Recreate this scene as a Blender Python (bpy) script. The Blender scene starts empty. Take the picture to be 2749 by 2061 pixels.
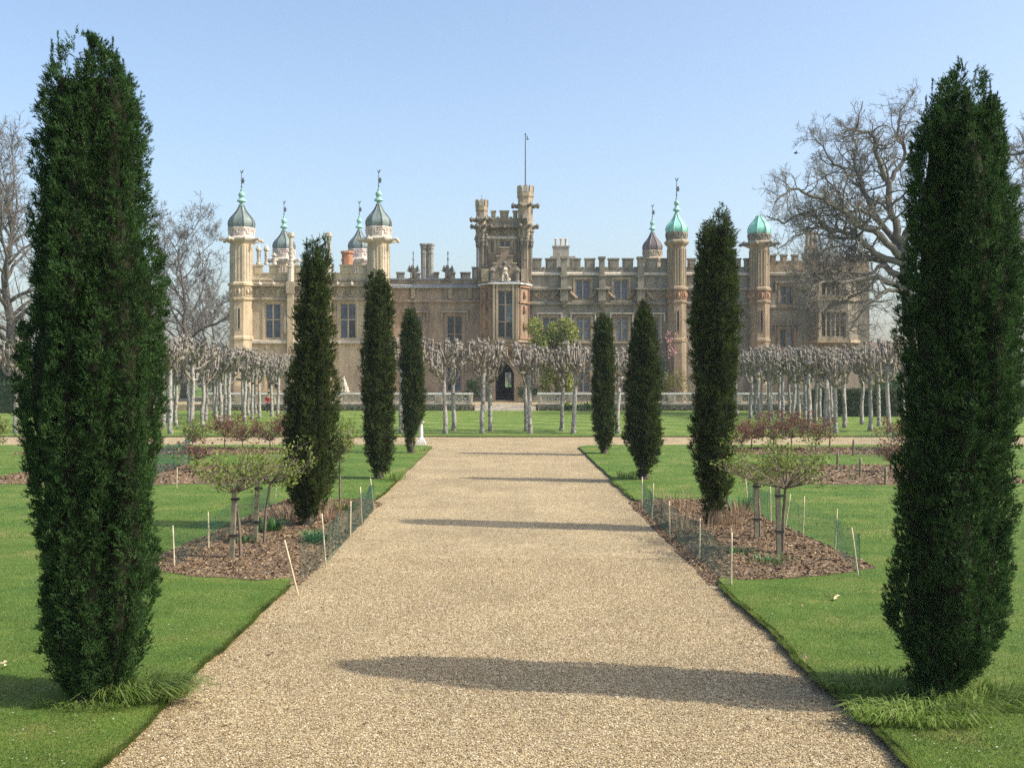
import bpy, math, random
import numpy as np
from mathutils import Vector, Matrix, noise

random.seed(7)
RNG = np.random.default_rng(7)
SC = bpy.context.scene
COL = SC.collection
R = math.radians

# ------------------------------------------------------------------ camera
EYE = 3.0            # the photographer stands on a raised terrace
cam_d = bpy.data.cameras.new('camera')
cam = bpy.data.objects.new('camera', cam_d)
COL.objects.link(cam)
cam.location = (0, 0, EYE)
cam.rotation_euler = (R(90), 0, 0)
cam_d.lens = 38.6
cam_d.sensor_width = 36
cam_d.shift_x = 0.0066
cam_d.shift_y = -0.0059
cam_d.clip_start = 0.1
cam_d.clip_end = 6000
SC.camera = cam

# ------------------------------------------------------------------ sky, sun, exposure
SUN = Vector((5.95, -1.35, 5.9)).normalized()
world = bpy.data.worlds.new('World')
SC.world = world
world.use_nodes = True
wn = world.node_tree.nodes
wl = world.node_tree.links
wn.clear()
sky = wn.new('ShaderNodeTexSky')
sky.sky_type = 'NISHITA'
sky.sun_disc = False
sky.sun_elevation = math.asin(SUN.z)
sky.sun_rotation = math.atan2(SUN.x, SUN.y)
sky.altitude = 0
sky.air_density = 1.0
sky.dust_density = 3.0
sky.ozone_density = 1.3
bg = wn.new('ShaderNodeBackground')
bg.inputs['Strength'].default_value = 0.133
wo = wn.new('ShaderNodeOutputWorld')
wl.new(sky.outputs[0], bg.inputs['Color'])
wl.new(bg.outputs[0], wo.inputs['Surface'])

sun_d = bpy.data.lights.new('sun', 'SUN')
sun_d.energy = 2.9
sun_d.angle = R(0.53)
sun_d.color = (1.0, 0.94, 0.84)
sun = bpy.data.objects.new('sun', sun_d)
COL.objects.link(sun)
sun.location = (60, -20, 80)
sun.rotation_euler = SUN.to_track_quat('Z', 'Y').to_euler()

SC.view_settings.view_transform = 'Standard'
SC.view_settings.look = 'None'
SC.view_settings.exposure = 0.93
SC.view_settings.gamma = 1
SC.render.engine = 'CYCLES'
SC.cycles.max_bounces = 6
SC.cycles.transparent_max_bounces = 6
SC.cycles.use_denoising = False
SC.cycles.sample_clamp_direct = 5.0
SC.cycles.sample_clamp_indirect = 2.5

# ------------------------------------------------------------------ measures taken from the photograph
FP, VX, VY = 2948.0, 1357.0, 1015.0
def PX(xs, D): return (xs - VX) / FP * D
def PZ(ys, D): return EYE - (ys - VY) / FP * D
def PD(ys, z=0.0): return (EYE - z) * FP / (ys - VY)
def GP(xs, ys, z=0.05):
    d = PD(ys, z)
    return PX(xs, d), d

# ------------------------------------------------------------------ helpers
MATS = {}
class MB:
    """collects polygons for one mesh"""
    def __init__(self): self.v = []; self.f = []
    def quad(self, a, b, c, d):
        n = len(self.v); self.v += [a, b, c, d]; self.f.append((n, n+1, n+2, n+3))
    def poly(self, pts):
        n = len(self.v); self.v += list(pts); self.f.append(tuple(range(n, n+len(pts))))
    def box(self, x0, x1, y0, y1, z0, z1):
        n = len(self.v)
        self.v += [(x0,y0,z0),(x1,y0,z0),(x1,y1,z0),(x0,y1,z0),(x0,y0,z1),(x1,y0,z1),(x1,y1,z1),(x0,y1,z1)]
        self.f += [(n,n+3,n+2,n+1),(n+4,n+5,n+6,n+7),(n,n+1,n+5,n+4),(n+1,n+2,n+6,n+5),(n+2,n+3,n+7,n+6),(n+3,n,n+4,n+7)]
        return self
    def bar(self, a, b, w, h=None, up=(0,0,1)):
        a = Vector(a); b = Vector(b); h = w if h is None else h
        t = (b - a).normalized(); u = Vector(up)
        s = t.cross(u)
        if s.length < 1e-4: s = t.cross(Vector((0,1,0)))
        s.normalize(); u = s.cross(t).normalized()
        n = len(self.v)
        for p in (a, b):
            for i, j in ((-1,-1),(1,-1),(1,1),(-1,1)):
                q = p + s*(i*w/2) + u*(j*h/2); self.v.append(tuple(q))
        self.f += [(n,n+1,n+2,n+3),(n+7,n+6,n+5,n+4)]
        for k in range(4):
            k2 = (k+1) % 4
            self.f.append((n+k, n+4+k, n+4+k2, n+k2))
        return self
    def prism(self, pts, z0, z1):
        n = len(self.v); m = len(pts)
        self.v += [(x,y,z0) for x,y in pts] + [(x,y,z1) for x,y in pts]
        self.f.append(tuple(range(n+m-1, n-1, -1))); self.f.append(tuple(range(n+m, n+2*m)))
        for i in range(m):
            j = (i+1) % m
            self.f.append((n+i, n+j, n+m+j, n+m+i))
        return self
    def xzprism(self, pts, y0, y1):
        """outline in the x-z plane (clockwise seen from -y is fine), extruded along y"""
        n = len(self.v); m = len(pts)
        self.v += [(x,y0,z) for x,z in pts] + [(x,y1,z) for x,z in pts]
        self.f.append(tuple(range(n, n+m))); self.f.append(tuple(range(n+2*m-1, n+m-1, -1)))
        for i in range(m):
            j = (i+1) % m
            self.f.append((n+j, n+i, n+m+i, n+m+j))
        return self
    def lathe(self, prof, cx, cy, n=8, ph=None, sx=1.0, sy=1.0):
        ph = math.pi/n if ph is None else ph
        b = len(self.v); m = len(prof)
        for r, z in prof:
            for k in range(n):
                a = ph + 2*math.pi*k/n
                self.v.append((cx + sx*r*math.cos(a), cy + sy*r*math.sin(a), z))
        for i in range(m-1):
            for k in range(n):
                k2 = (k+1) % n
                self.f.append((b+i*n+k, b+i*n+k2, b+(i+1)*n+k2, b+(i+1)*n+k))
        self.f.append(tuple(b+k for k in range(n-1, -1, -1)))
        self.f.append(tuple(b+(m-1)*n+k for k in range(n)))
        return self
    def tube(self, pts, rad, n=6):
        pts = [Vector(p) for p in pts]
        m = len(pts); b = len(self.v)
        u = None
        for i, p in enumerate(pts):
            t = (pts[min(i+1, m-1)] - pts[max(i-1, 0)])
            if t.length < 1e-6: t = Vector((0,0,1))
            t.normalize()
            if u is None:
                u = t.cross(Vector((0.31, 0.95, 0.05)))
                if u.length < 1e-3: u = t.cross(Vector((1,0,0)))
            u = (u - t*u.dot(t)).normalized()
            w = t.cross(u)
            r = rad[i]
            for k in range(n):
                a = 2*math.pi*k/n
                q = p + u*(r*math.cos(a)) + w*(r*math.sin(a))
                self.v.append((q.x, q.y, q.z))
        for i in range(m-1):
            for k in range(n):
                k2 = (k+1) % n
                self.f.append((b+i*n+k, b+i*n+k2, b+(i+1)*n+k2, b+(i+1)*n+k))
        self.f.append(tuple(b+k for k in range(n-1, -1, -1)))
        self.f.append(tuple(b+(m-1)*n+k for k in range(n)))
        return self
    def blob(self, c, r, seed=0, n=7, m=5, amp=.25, sx=1, sy=1, sz=1):
        b = len(self.v); c = Vector(c)
        self.v.append((c.x, c.y, c.z - r*sz))
        for i in range(1, m):
            th = math.pi*i/m
            for k in range(n):
                a = 2*math.pi*k/n + seed
                d = Vector((math.sin(th)*math.cos(a), math.sin(th)*math.sin(a), -math.cos(th)))
                q = r*(1 + amp*noise.noise(d*1.7 + Vector((seed*3.1, seed, 0))))
                self.v.append((c.x + d.x*q*sx, c.y + d.y*q*sy, c.z + d.z*q*sz))
        self.v.append((c.x, c.y, c.z + r*sz))
        for k in range(n):
            k2 = (k+1) % n
            self.f.append((b, b+1+k2, b+1+k))
            for i in range(m-2):
                self.f.append((b+1+i*n+k, b+1+i*n+k2, b+1+(i+1)*n+k2, b+1+(i+1)*n+k))
            self.f.append((b+1+(m-2)*n+k, b+1+(m-2)*n+k2, b+1+(m-1)*n))
        return self
    def mesh(self, name, mat, smooth=False):
        me = bpy.data.meshes.new(name)
        me.from_pydata(self.v, [], self.f)
        me.materials.append(MATS[mat])
        if smooth: me.polygons.foreach_set('use_smooth', [True]*len(me.polygons))
        me.update()
        return me
    def build(self, name, mat, parent=None, smooth=False):
        return link(name, self.mesh(name, mat, smooth), parent)

def link(name, me, parent=None, loc=(0,0,0)):
    """verts are in world coordinates (plus loc); the parent's own place is taken off"""
    o = bpy.data.objects.new(name, me)
    COL.objects.link(o)
    l = Vector(loc)
    if parent is not None:
        o.parent = parent
        l = l - wloc(parent)
    o.location = l
    return o
def wloc(o):
    l = Vector((0,0,0))
    while o is not None:
        l = l + o.location; o = o.parent
    return l
def tri_mesh(name, V, T, mat):
    V = np.ascontiguousarray(V, np.float32); T = np.ascontiguousarray(T, np.int32)
    me = bpy.data.meshes.new(name)
    me.vertices.add(len(V)); me.vertices.foreach_set('co', V.ravel())
    me.loops.add(T.size); me.loops.foreach_set('vertex_index', T.ravel())
    me.polygons.add(len(T)); me.polygons.foreach_set('loop_start', np.arange(0, T.size, T.shape[1], dtype=np.int32))
    me.materials.append(MATS[mat])
    me.update(calc_edges=True)
    return me
def tag(o, label=None, cat=None, group=None, kind=None):
    if label: o['label'] = label
    if cat: o['category'] = cat
    if group: o['group'] = group
    if kind: o['kind'] = kind
    return o
def empty(name, loc, label=None, cat=None, group=None):
    o = bpy.data.objects.new(name, None)
    o.empty_display_size = .3
    COL.objects.link(o); o.location = loc
    return tag(o, label, cat, group)
ORD = ['first','second','third','fourth','fifth','sixth','seventh','eighth','ninth','tenth','eleventh','twelfth','thirteenth','fourteenth']

# ------------------------------------------------------------------ materials
def ramp(nt, fac, stops):
    n = nt.nodes.new('ShaderNodeValToRGB')
    el = n.color_ramp.elements
    el[0].position, el[0].color = stops[0][0], (*stops[0][1], 1)
    el[1].position, el[1].color = stops[-1][0], (*stops[-1][1], 1)
    for p, c in stops[1:-1]:
        e = el.new(p); e.color = (*c, 1)
    if fac is not None: nt.links.new(fac, n.inputs[0])
    return n.outputs[0]
def tex(nt, kind, scale, vec=None, **kw):
    n = nt.nodes.new('ShaderNodeTex' + kind)
    if 'Scale' in n.inputs: n.inputs['Scale'].default_value = scale
    for k, v in kw.items():
        if k in n.inputs: n.inputs[k].default_value = v
        else: setattr(n, k, v)
    if vec is not None: nt.links.new(vec, n.inputs['Vector'])
    return n
def mix(nt, fac, a, b, mode='MIX'):
    n = nt.nodes.new('ShaderNodeMix'); n.data_type = 'RGBA'; n.blend_type = mode
    for s, v in ((n.inputs[0], fac), (n.inputs[6], a), (n.inputs[7], b)):
        if hasattr(v, 'is_linked'): nt.links.new(v, s)
        else: s.default_value = (*v, 1) if isinstance(v, tuple) else v
    return n.outputs[2]
def newmat(name):
    m = bpy.data.materials.new(name); m.use_nodes = True
    nt = m.node_tree
    b = nt.nodes['Principled BSDF']
    MATS[name] = m
    return m, nt, b
def pos(nt, stretch=None):
    g = nt.nodes.new('ShaderNodeNewGeometry')
    o = g.outputs['Position']
    if stretch:
        mp = nt.nodes.new('ShaderNodeMapping'); mp.inputs['Scale'].default_value = stretch
        nt.links.new(o, mp.inputs['Vector']); o = mp.outputs[0]
    return o
def bump(nt, b, h, dist, strength=1.0):
    n = nt.nodes.new('ShaderNodeBump'); n.inputs['Distance'].default_value = dist
    n.inputs['Strength'].default_value = strength
    nt.links.new(h, n.inputs['Height']); nt.links.new(n.outputs[0], b.inputs['Normal'])
def stone(name, c, dark, streak=.5, rough=.9, sc=1.0, bd=.02):
    """weathered stucco / stone: blotches, vertical rain streaks, fine grain"""
    m, nt, b = newmat(name)
    p = pos(nt)
    n1 = tex(nt, 'Noise', .45*sc, p, Detail=6, Roughness=.62)
    c1 = ramp(nt, n1.outputs[0], [(.3, dark), (.52, c), (.78, tuple(min(1, x*1.13) for x in c))])
    n2 = tex(nt, 'Noise', 1.0*sc, pos(nt, (1.3, 1.3, .16)), Detail=5, Roughness=.7)
    f2 = ramp(nt, n2.outputs[0], [(.46, (0,0,0)), (.72, (streak,)*3)])
    c2 = mix(nt, f2, c1, tuple(x*.5 for x in dark))
    n3 = tex(nt, 'Noise', 9*sc, p, Detail=4)
    f3 = ramp(nt, n3.outputs[0], [(.35, (.82,.82,.82)), (.65, (1.06,1.06,1.06))])
    c3 = mix(nt, 1.0, c2, f3, 'MULTIPLY')
    nt.links.new(c3, b.inputs['Base Color'])
    b.inputs['Roughness'].default_value = rough
    b.inputs['Specular IOR Level'].default_value = .25
    bump(nt, b, n3.outputs[0], bd)
    return m
stone('cream_stucco', (.56,.445,.285), (.40,.315,.205), .6)
stone('tan_stucco', (.345,.26,.168), (.22,.168,.115), .7)
stone('grey_stucco', (.295,.262,.20), (.18,.16,.125), .8)
stone('rose_stucco', (.355,.268,.19), (.228,.178,.13), .75)
stone('warm_stone', (.42,.335,.225), (.26,.21,.145), .7)
stone('panel_stone', (.43,.25,.15), (.28,.17,.11), .6)
stone('dark_stone', (.24,.21,.17), (.13,.115,.095), .7, sc=2)
stone('pale_stone', (.60,.53,.42), (.42,.36,.28), .5, sc=2)
stone('white_stone', (.74,.72,.66), (.55,.52,.46), .5, sc=3)
stone('pink_drum', (.68,.57,.50), (.52,.42,.36), .35, sc=2)
stone('lead_grey', (.30,.32,.34), (.20,.21,.23), .4, rough=.6)
stone('brick_orange', (.50,.24,.12), (.36,.16,.09), .4, sc=3)
stone('roof_tile', (.17,.12,.085), (.11,.08,.06), .4, sc=2)
stone('grey_chimney', (.38,.35,.28), (.25,.23,.19), .6, sc=2)

def plain(name, c, rough=.7, var=.18, sc=6, metal=0, spec=.4, bd=0.0):
    m, nt, b = newmat(name)
    n = tex(nt, 'Noise', sc, pos(nt), Detail=4)
    nt.links.new(ramp(nt, n.outputs[0], [(.3, tuple(x*(1-var) for x in c)), (.7, tuple(min(1,x*(1+var)) for x in c))]), b.inputs['Base Color'])
    b.inputs['Roughness'].default_value = rough; b.inputs['Metallic'].default_value = metal
    b.inputs['Specular IOR Level'].default_value = spec
    if bd: bump(nt, b, n.outputs[0], bd)
    return m
def copper(name, c, dark):
    m, nt, b = newmat(name)
    n = tex(nt, 'Noise', 2.2, pos(nt, (1,1,.5)), Detail=6, Roughness=.65)
    nt.links.new(ramp(nt, n.outputs[0], [(.3, dark), (.52, c), (.75, tuple(min(1,x*1.25) for x in c))]), b.inputs['Base Color'])
    b.inputs['Roughness'].default_value = .55; b.inputs['Specular IOR Level'].default_value = .5
copper('aged_copper', (.15,.20,.18), (.085,.105,.10))
copper('verdigris', (.24,.58,.46), (.16,.43,.35))
copper('verdigris_trim', (.28,.50,.42), (.16,.30,.26))
copper('brown_copper', (.115,.085,.08), (.065,.05,.05))
plain('dome_seam', (.07,.075,.075), .5)
plain('iron', (.08,.095,.09), .5)
plain('bark_dark', (.085,.07,.05), .9, .35, 5, bd=.02)
plain('bark_oak', (.13,.115,.09), .9, .3, 2.5, bd=.02)
plain('bark_far', (.125,.11,.09), .95, .2, 2)
plain('twig_grey', (.20,.175,.14), .95, .25)
plain('twig', (.16,.125,.095), .9, .3)
plain('cane', (.55,.47,.31), .6, .25, 9)
plain('stake_wood', (.19,.17,.11), .85, .3, 12)
plain('tie_black', (.02,.02,.02), .6)
plain('net_green', (.035,.12,.085), .5, .2)
plain('dark_wood', (.035,.022,.016), .6, .3)
plain('hall_dark', (.05,.04,.032), .8, .3)
plain('skin', (.55,.36,.27), .6, .06)
plain('hair_brown', (.06,.035,.02), .6, .2)
plain('red_cloth', (.55,.03,.03), .8, .15)
plain('navy_cloth', (.02,.022,.035), .85, .2)
plain('flower_yellow', (.75,.60,.05), .6, .2)
plain('flower_pink', (.62,.30,.30), .6, .25)
plain('bird_dark', (.03,.03,.03), .7)
plain('dry_leaf', (.55,.42,.26), .8, .25, 30)

def lime_bark():
    m, nt, b = newmat('lime_bark')
    tc = nt.nodes.new('ShaderNodeTexCoord'); p = tc.outputs['Object']
    n = tex(nt, 'Noise', 3.2, p, Detail=6, Roughness=.7)
    c = ramp(nt, n.outputs[0], [(.34, (.11,.095,.075)), (.47, (.29,.265,.23)), (.7, (.44,.42,.38))])
    v = tex(nt, 'Voronoi', 5.0, p, Randomness=1.0)
    f = ramp(nt, v.outputs['Distance'], [(.08, (1,1,1)), (.2, (0,0,0))])
    c = mix(nt, f, c, (.06,.05,.04))
    nt.links.new(c, b.inputs['Base Color']); b.inputs['Roughness'].default_value = .9
    bump(nt, b, n.outputs[0], .03)
    m, nt, b = newmat('lime_head')
    tc = nt.nodes.new('ShaderNodeTexCoord'); p = tc.outputs['Object']
    n = tex(nt, 'Noise', 7, p, Detail=5, Roughness=.7)
    c = ramp(nt, n.outputs[0], [(.34, (.06,.047,.034)), (.50, (.225,.195,.155)), (.72, (.44,.405,.35))])
    nt.links.new(c, b.inputs['Base Color']); b.inputs['Roughness'].default_value = .92
    bump(nt, b, n.outputs[0], .03)
lime_bark()

def leaf(name, cols, trans=.25, rough=.5, spec=.35, big=None, con=1.0):
    """leaf with a tint of its own for every leaf, partly let through by light"""
    m, nt, b = newmat(name)
    g = nt.nodes.new('ShaderNodeNewGeometry')
    k = len(cols)
    c = ramp(nt, g.outputs['Random Per Island'], [(i/(k-1), cc) for i, cc in enumerate(cols)])
    if big:
        n = tex(nt, 'Noise', big, g.outputs['Position'], Detail=3)
        f = ramp(nt, n.outputs[0], [(.33, tuple(1-(1-q)*con for q in (.60,.64,.62))), (.67, tuple(1+(q-1)*con for q in (1.38,1.3,1.25)))])
        c = mix(nt, 1.0, c, f, 'MULTIPLY')
    nt.links.new(c, b.inputs['Base Color'])
    b.inputs['Roughness'].default_value = rough; b.inputs['Specular IOR Level'].default_value = spec
    t = nt.nodes.new('ShaderNodeBsdfTranslucent'); nt.links.new(c, t.inputs['Color'])
    mx = nt.nodes.new('ShaderNodeMixShader'); mx.inputs[0].default_value = trans
    out = nt.nodes['Material Output']
    nt.links.new(b.outputs[0], mx.inputs[1]); nt.links.new(t.outputs[0], mx.inputs[2])
    nt.links.new(mx.outputs[0], out.inputs['Surface'])
leaf('yew_needles', [(.016,.048,.014), (.028,.078,.020), (.046,.105,.028), (.036,.086,.026), (.095,.145,.040)], .25, .5, .15, big=6.0, con=1.5)
leaf('yew_needles_far', [(.020,.046,.012), (.034,.070,.017), (.054,.092,.022), (.075,.072,.024), (.085,.120,.030)], .25, .6, .12, big=4.0, con=1.4)
plain('yew_core_shade', (.022,.024,.012), .95, .4, 14, spec=.1, bd=.03)  # shade between the yew tufts, put into the core's colour
leaf('rose_leaves', [(.11,.165,.025), (.17,.23,.04), (.25,.30,.07), (.13,.16,.04)], .4, .5, .25)
leaf('rose_red_leaves', [(.16,.060,.04), (.22,.09,.055), (.16,.105,.06), (.18,.065,.045)], .35, .6, .2)
leaf('magnolia_leaves', [(.11,.17,.02), (.20,.26,.03), (.31,.34,.06), (.50,.48,.18)], .3, .4, .5)
leaf('shrub_leaves', [(.02,.045,.015), (.03,.065,.02), (.045,.085,.028)], .2)
leaf('yellow_shrub_leaves', [(.13,.15,.03), (.20,.21,.05), (.10,.12,.03)], .3)
leaf('hedge_leaves', [(.03,.05,.016), (.05,.075,.024), (.085,.10,.035)], .2)
leaf('grass_blades', [(.055,.12,.015), (.088,.165,.021), (.12,.19,.028), (.105,.18,.032), (.155,.20,.05), (.30,.26,.11)], .35, .6, .12, big=1.3, con=1.25)
leaf('long_grass', [(.13,.22,.035), (.19,.29,.06), (.30,.36,.12), (.15,.24,.045)], .4, .55, .12)
leaf('bulb_leaves', [(.06,.15,.035), (.08,.19,.05), (.05,.13,.05)], .3)
leaf('dry_stems', [(.30,.20,.12), (.42,.31,.20), (.24,.15,.09)], .2, .7)
leaf('mulch_chips', [(.13,.078,.04), (.20,.128,.068), (.28,.195,.11), (.09,.056,.03), (.40,.31,.20)], .0, .9, .2)
leaf('pebbles', [(.165,.109,.048), (.365,.275,.144), (.52,.431,.268), (.10,.067,.033), (.42,.318,.163), (.255,.173,.084), (.70,.62,.445)], .0, .7, .3)

def ground_mats():
    # gravel
    m, nt, b = newmat('gravel')
    p = pos(nt)
    v = tex(nt, 'Voronoi', 54, p, Randomness=1.0)
    sx = nt.nodes.new('ShaderNodeSeparateColor'); nt.links.new(v.outputs['Color'], sx.inputs[0])
    c = ramp(nt, sx.outputs[0], [(0, (.11,.074,.037)), (.22, (.265,.193,.098)), (.5, (.385,.294,.156)), (.78, (.48,.386,.225)), (1, (.65,.566,.395))])
    n = tex(nt, 'Noise', .55, p, Detail=5, Roughness=.6)
    f = ramp(nt, n.outputs[0], [(.3, (.78,.77,.75)), (.7, (1.10,1.09,1.07))])
    c = mix(nt, 1.0, c, f, 'MULTIPLY')
    n2 = tex(nt, 'Noise', .9, pos(nt, (1, .35, 1)), Detail=6, Roughness=.7)
    f2 = ramp(nt, n2.outputs[0], [(.50, (0,0,0)), (.72, (.6,.6,.6))])
    c = mix(nt, f2, c, (.24,.18,.10))
    n4 = tex(nt, 'Noise', 3.2, p, Detail=5, Roughness=.75)
    f4 = ramp(nt, n4.outputs[0], [(.66, (0,0,0)), (.74, (.55,.55,.55))])
    c = mix(nt, f4, c, (.13,.14,.045))
    nt.links.new(c, b.inputs['Base Color']); b.inputs['Roughness'].default_value = .85
    b.inputs['Specular IOR Level'].default_value = .25
    bump(nt, b, v.outputs['Distance'], -.012)
    # lawn
    for name, stripes in (('lawn_turf', False), ('lawn_striped', True), ('meadow', False)):
        m, nt, b = newmat(name)
        p = pos(nt)
        n = tex(nt, 'Noise', .7, p, Detail=9, Roughness=.72)
        c = ramp(nt, n.outputs[0], [(.32, (.052,.115,.018)), (.44, (.086,.160,.024)), (.55, (.122,.188,.034)), (.68, (.21,.215,.065))])
        n2 = tex(nt, 'Noise', 40, pos(nt, (1, .6, 1)), Detail=4, Roughness=.7)
        f = ramp(nt, n2.outputs[0], [(.3, (.55,.58,.5)), (.7, (1.35,1.28,1.2))])
        c = mix(nt, 1.0, c, f, 'MULTIPLY')
        if stripes:
            w = tex(nt, 'Wave', .115, pos(nt, (.8, 1.0, 1)), wave_type='BANDS', bands_direction='DIAGONAL', wave_profile='SIN', Distortion=.6)
            w.inputs['Detail'].default_value = 1
            f = ramp(nt, w.outputs[0], [(.35, (1.05,1.02,1.05)), (.65, (1.42,1.25,1.4))])
            c = mix(nt, 1.0, c, f, 'MULTIPLY')
        nt.links.new(c, b.inputs['Base Color']); b.inputs['Roughness'].default_value = .8
        b.inputs['Specular IOR Level'].default_value = .2
        bump(nt, b, n2.outputs[0], .03)
    # soil of the beds
    m, nt, b = newmat('bed_soil')
    p = pos(nt)
    v = tex(nt, 'Voronoi', 28, pos(nt, (1, .7, 1)), Randomness=1.0)
    sx = nt.nodes.new('ShaderNodeSeparateColor'); nt.links.new(v.outputs['Color'], sx.inputs[0])
    c = ramp(nt, sx.outputs[0], [(0, (.07,.043,.022)), (.5, (.155,.102,.055)), (.85, (.23,.155,.088)), (1, (.37,.29,.19))])
    n = tex(nt, 'Noise', 1.4, p, Detail=6, Roughness=.7)
    f = ramp(nt, n.outputs[0], [(.3, (.75,.72,.7)), (.7, (1.12,1.08,1.05))])
    c = mix(nt, 1.0, c, f, 'MULTIPLY')
    nt.links.new(c, b.inputs['Base Color']); b.inputs['Roughness'].default_value = .95
    bump(nt, b, v.outputs['Distance'], -.03)
    # turf cut at the lawn's edge
    plain('turf_edge', (.075,.085,.03), .95, .4, 20, bd=.02)
    # window glass
    for name, c in (('glass_dark', (.018,.024,.034)), ('glass_blue', (.075,.10,.155)), ('glass_pale', (.17,.20,.24))):
        m, nt, b = newmat(name)
        n = tex(nt, 'Noise', 1.1, pos(nt), Detail=3)
        nt.links.new(ramp(nt, n.outputs[0], [(.35, tuple(x*.55 for x in c)), (.65, tuple(x*1.25 for x in c))]), b.inputs['Base Color'])
        b.inputs['Roughness'].default_value = .08; b.inputs['Specular IOR Level'].default_value = .6
ground_mats()

# ================================================================== the ground
def struct(o): return tag(o, kind='structure')
mb = MB(); mb.quad((-3000,-200,-.04),(3000,-200,-.04),(3000,5000,-.04),(-3000,5000,-.04))
struct(mb.build('ground', 'meadow'))
mb = MB()
mb.quad((-3.7,-8,0),(3.7,-8,0),(3.7,47,0),(-3.7,47,0))
mb.quad((-70,47,0),(70,47,0),(70,56.5,0),(-70,56.5,0))
struct(mb.build('gravel_path', 'gravel'))

def edge_x(d, s):
    """the wandering turf edge beside the path"""
    if 16.1 < d < 26.4: return 3.5
    return 3.12 + .07*noise.noise(Vector((d*.5, s*7, 0))) + .03*noise.noise(Vector((d*2.3, s*3, 5))) + .02*noise.noise(Vector((d*6.3, s*3, 2)))
LAWN_Z = .07
def slab(name, pts, mat):
    mb = MB(); mb.poly([(x,y,LAWN_Z) for x,y in pts])
    o = struct(mb.build(name, mat))
    me = MB(); m = len(pts)
    for i in range(m):
        (x0,y0),(x1,y1) = pts[i], pts[(i+1) % m]
        me.quad((x0,y0,-.02),(x1,y1,-.02),(x1,y1,LAWN_Z),(x0,y0,LAWN_Z))
    me.build('turf_edge', 'turf_edge', o)
    return o
for s in (-1, 1):
    pts = []
    d = -8.0
    while d < 46.6:
        pts.append((s*edge_x(d, s), d)); d += .08
    for k in range(1, 9):                      # the rounded corner at the cross path
        a = k/8*math.pi/2
        pts.append((s*(edge_x(46.6, s) + 1.5*(1-math.cos(a))), 46.6 + 1.6*math.sin(a)))
    x = 5.0
    while x < 70:
        pts.append((s*x, 48.25 + .05*noise.noise(Vector((x*.9, s, 2))))); x += .5
    pts.append((s*70, -8))
    if s > 0: pass
    else: pts = pts[::-1]
    slab('lawn_left' if s < 0 else 'lawn_right', pts, 'lawn_turf')
pts = [(-70, 98.6)] + [(x*.7-70, 55.6 + .08*noise.noise(Vector((x*.6, 0, 8)))) for x in range(201)] + [(70, 98.6)]
slab('lawn_far', pts, 'lawn_striped')

# flower beds: low mounds of soil under bark mulch
BEDS = []
def bed(name, outline, hgt=.06, nu=40, nv=60):
    """outline(v) -> (x_in, x_out, d) for v in 0..1"""
    mb = MB(); W = nu+1
    for j in range(nv+1):
        for i in range(nu+1):
            v = j/nv; u = i/nu
            xi, xo, d = outline(v, u)
            x = xi + (xo-xi)*u
            e = min(u, 1-u, v, 1-v)*6
            e = min(1, e)
            z = LAWN_Z + .006 + hgt*e + (.035*noise.noise(Vector((x*3, d*3, 1))) + .02*noise.noise(Vector((x*9, d*9, 4))))*e
            if 'near' in outline.__name__:
                q = min(1, u/.2); q = q*q*(3-2*q)
                z = .006 + (z-.006)*q + (1-q)*.012*abs(noise.noise(Vector((x*9, d*9, 4))))
            mb.v.append((x, d, z))
    for j in range(nv):
        for i in range(nu):
            a = j*W+i
            mb.f.append((a, a+1, a+W+1, a+W))
    me = mb.mesh(name, 'bed_soil', True)
    o = struct(link(name, me))
    BEDS.append(outline)
    return o
def near_bed(s):
    def near_f(v, u):
        d = 15.9 + 10.6*v
        d += (1-v)*(1.0*u) - .25*math.sin(u*math.pi)*(1-v) + .1*noise.noise(Vector((u*6, v*3, s)))
        w = .08*noise.noise(Vector((d*1.3, s*2, 0)))
        return s*(2.96 + w), s*(5.75 + .10*noise.noise(Vector((d*1.1, s*9, 0))) - .45*v), d
    return near_f
def far_bed(s, x0, x1, d0, d1, bow):
    def f(v, u):
        d = d0 + (d1-d0)*v + bow*math.sin(u*math.pi)*(1 if v > .5 else -1)*abs(v-.5)*2 + .1*noise.noise(Vector((u*8, v*3, s*d0)))
        return s*x0, s*x1, d
    return f
for s, side in ((-1, 'left'), (1, 'right')):
    bed('flower_bed', near_bed(s), nu=56, nv=90)
    bed('flower_bed', far_bed(s, 7.0, 15, 30.6, 36.4, .5), nu=50, nv=30)
    bed('flower_bed', far_bed(s, 7.6, 19, 42.2, 45.6, .3), nu=50, nv=20)

# ================================================================== the house
HB = Vector((0, 114, .6))
house = empty('country_house', HB, 'long stucco mansion with battlements, domed turrets and a central tower behind the lawn', 'house')
def wall_front(mb, x0, x1, z0, z1, y, holes=(), reveal=.4):
    """front skin of a wall with window openings and their reveals"""
    xs = sorted({x0, x1, *[h[0] for h in holes], *[h[1] for h in holes]})
    zs = sorted({z0, z1, *[h[2] for h in holes], *[h[3] for h in holes]})
    for i in range(len(xs)-1):
        for j in range(len(zs)-1):
            cx, cz = (xs[i]+xs[i+1])/2, (zs[j]+zs[j+1])/2
            if any(h[0] < cx < h[1] and h[2] < cz < h[3] for h in holes): continue
            mb.quad((xs[i],y,zs[j]),(xs[i+1],y,zs[j]),(xs[i+1],y,zs[j+1]),(xs[i],y,zs[j+1]))
    for a, b, c, d in holes:
        mb.quad((a,y,c),(a,y,d),(a,y+reveal,d),(a,y+reveal,c)); mb.quad((b,y,d),(b,y,c),(b,y+reveal,c),(b,y+reveal,d))
        mb.quad((a,y,d),(b,y,d),(b,y+reveal,d),(a,y+reveal,d)); mb.quad((b,y,c),(a,y,c),(a,y+reveal,c),(b,y+reveal,c))
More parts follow.
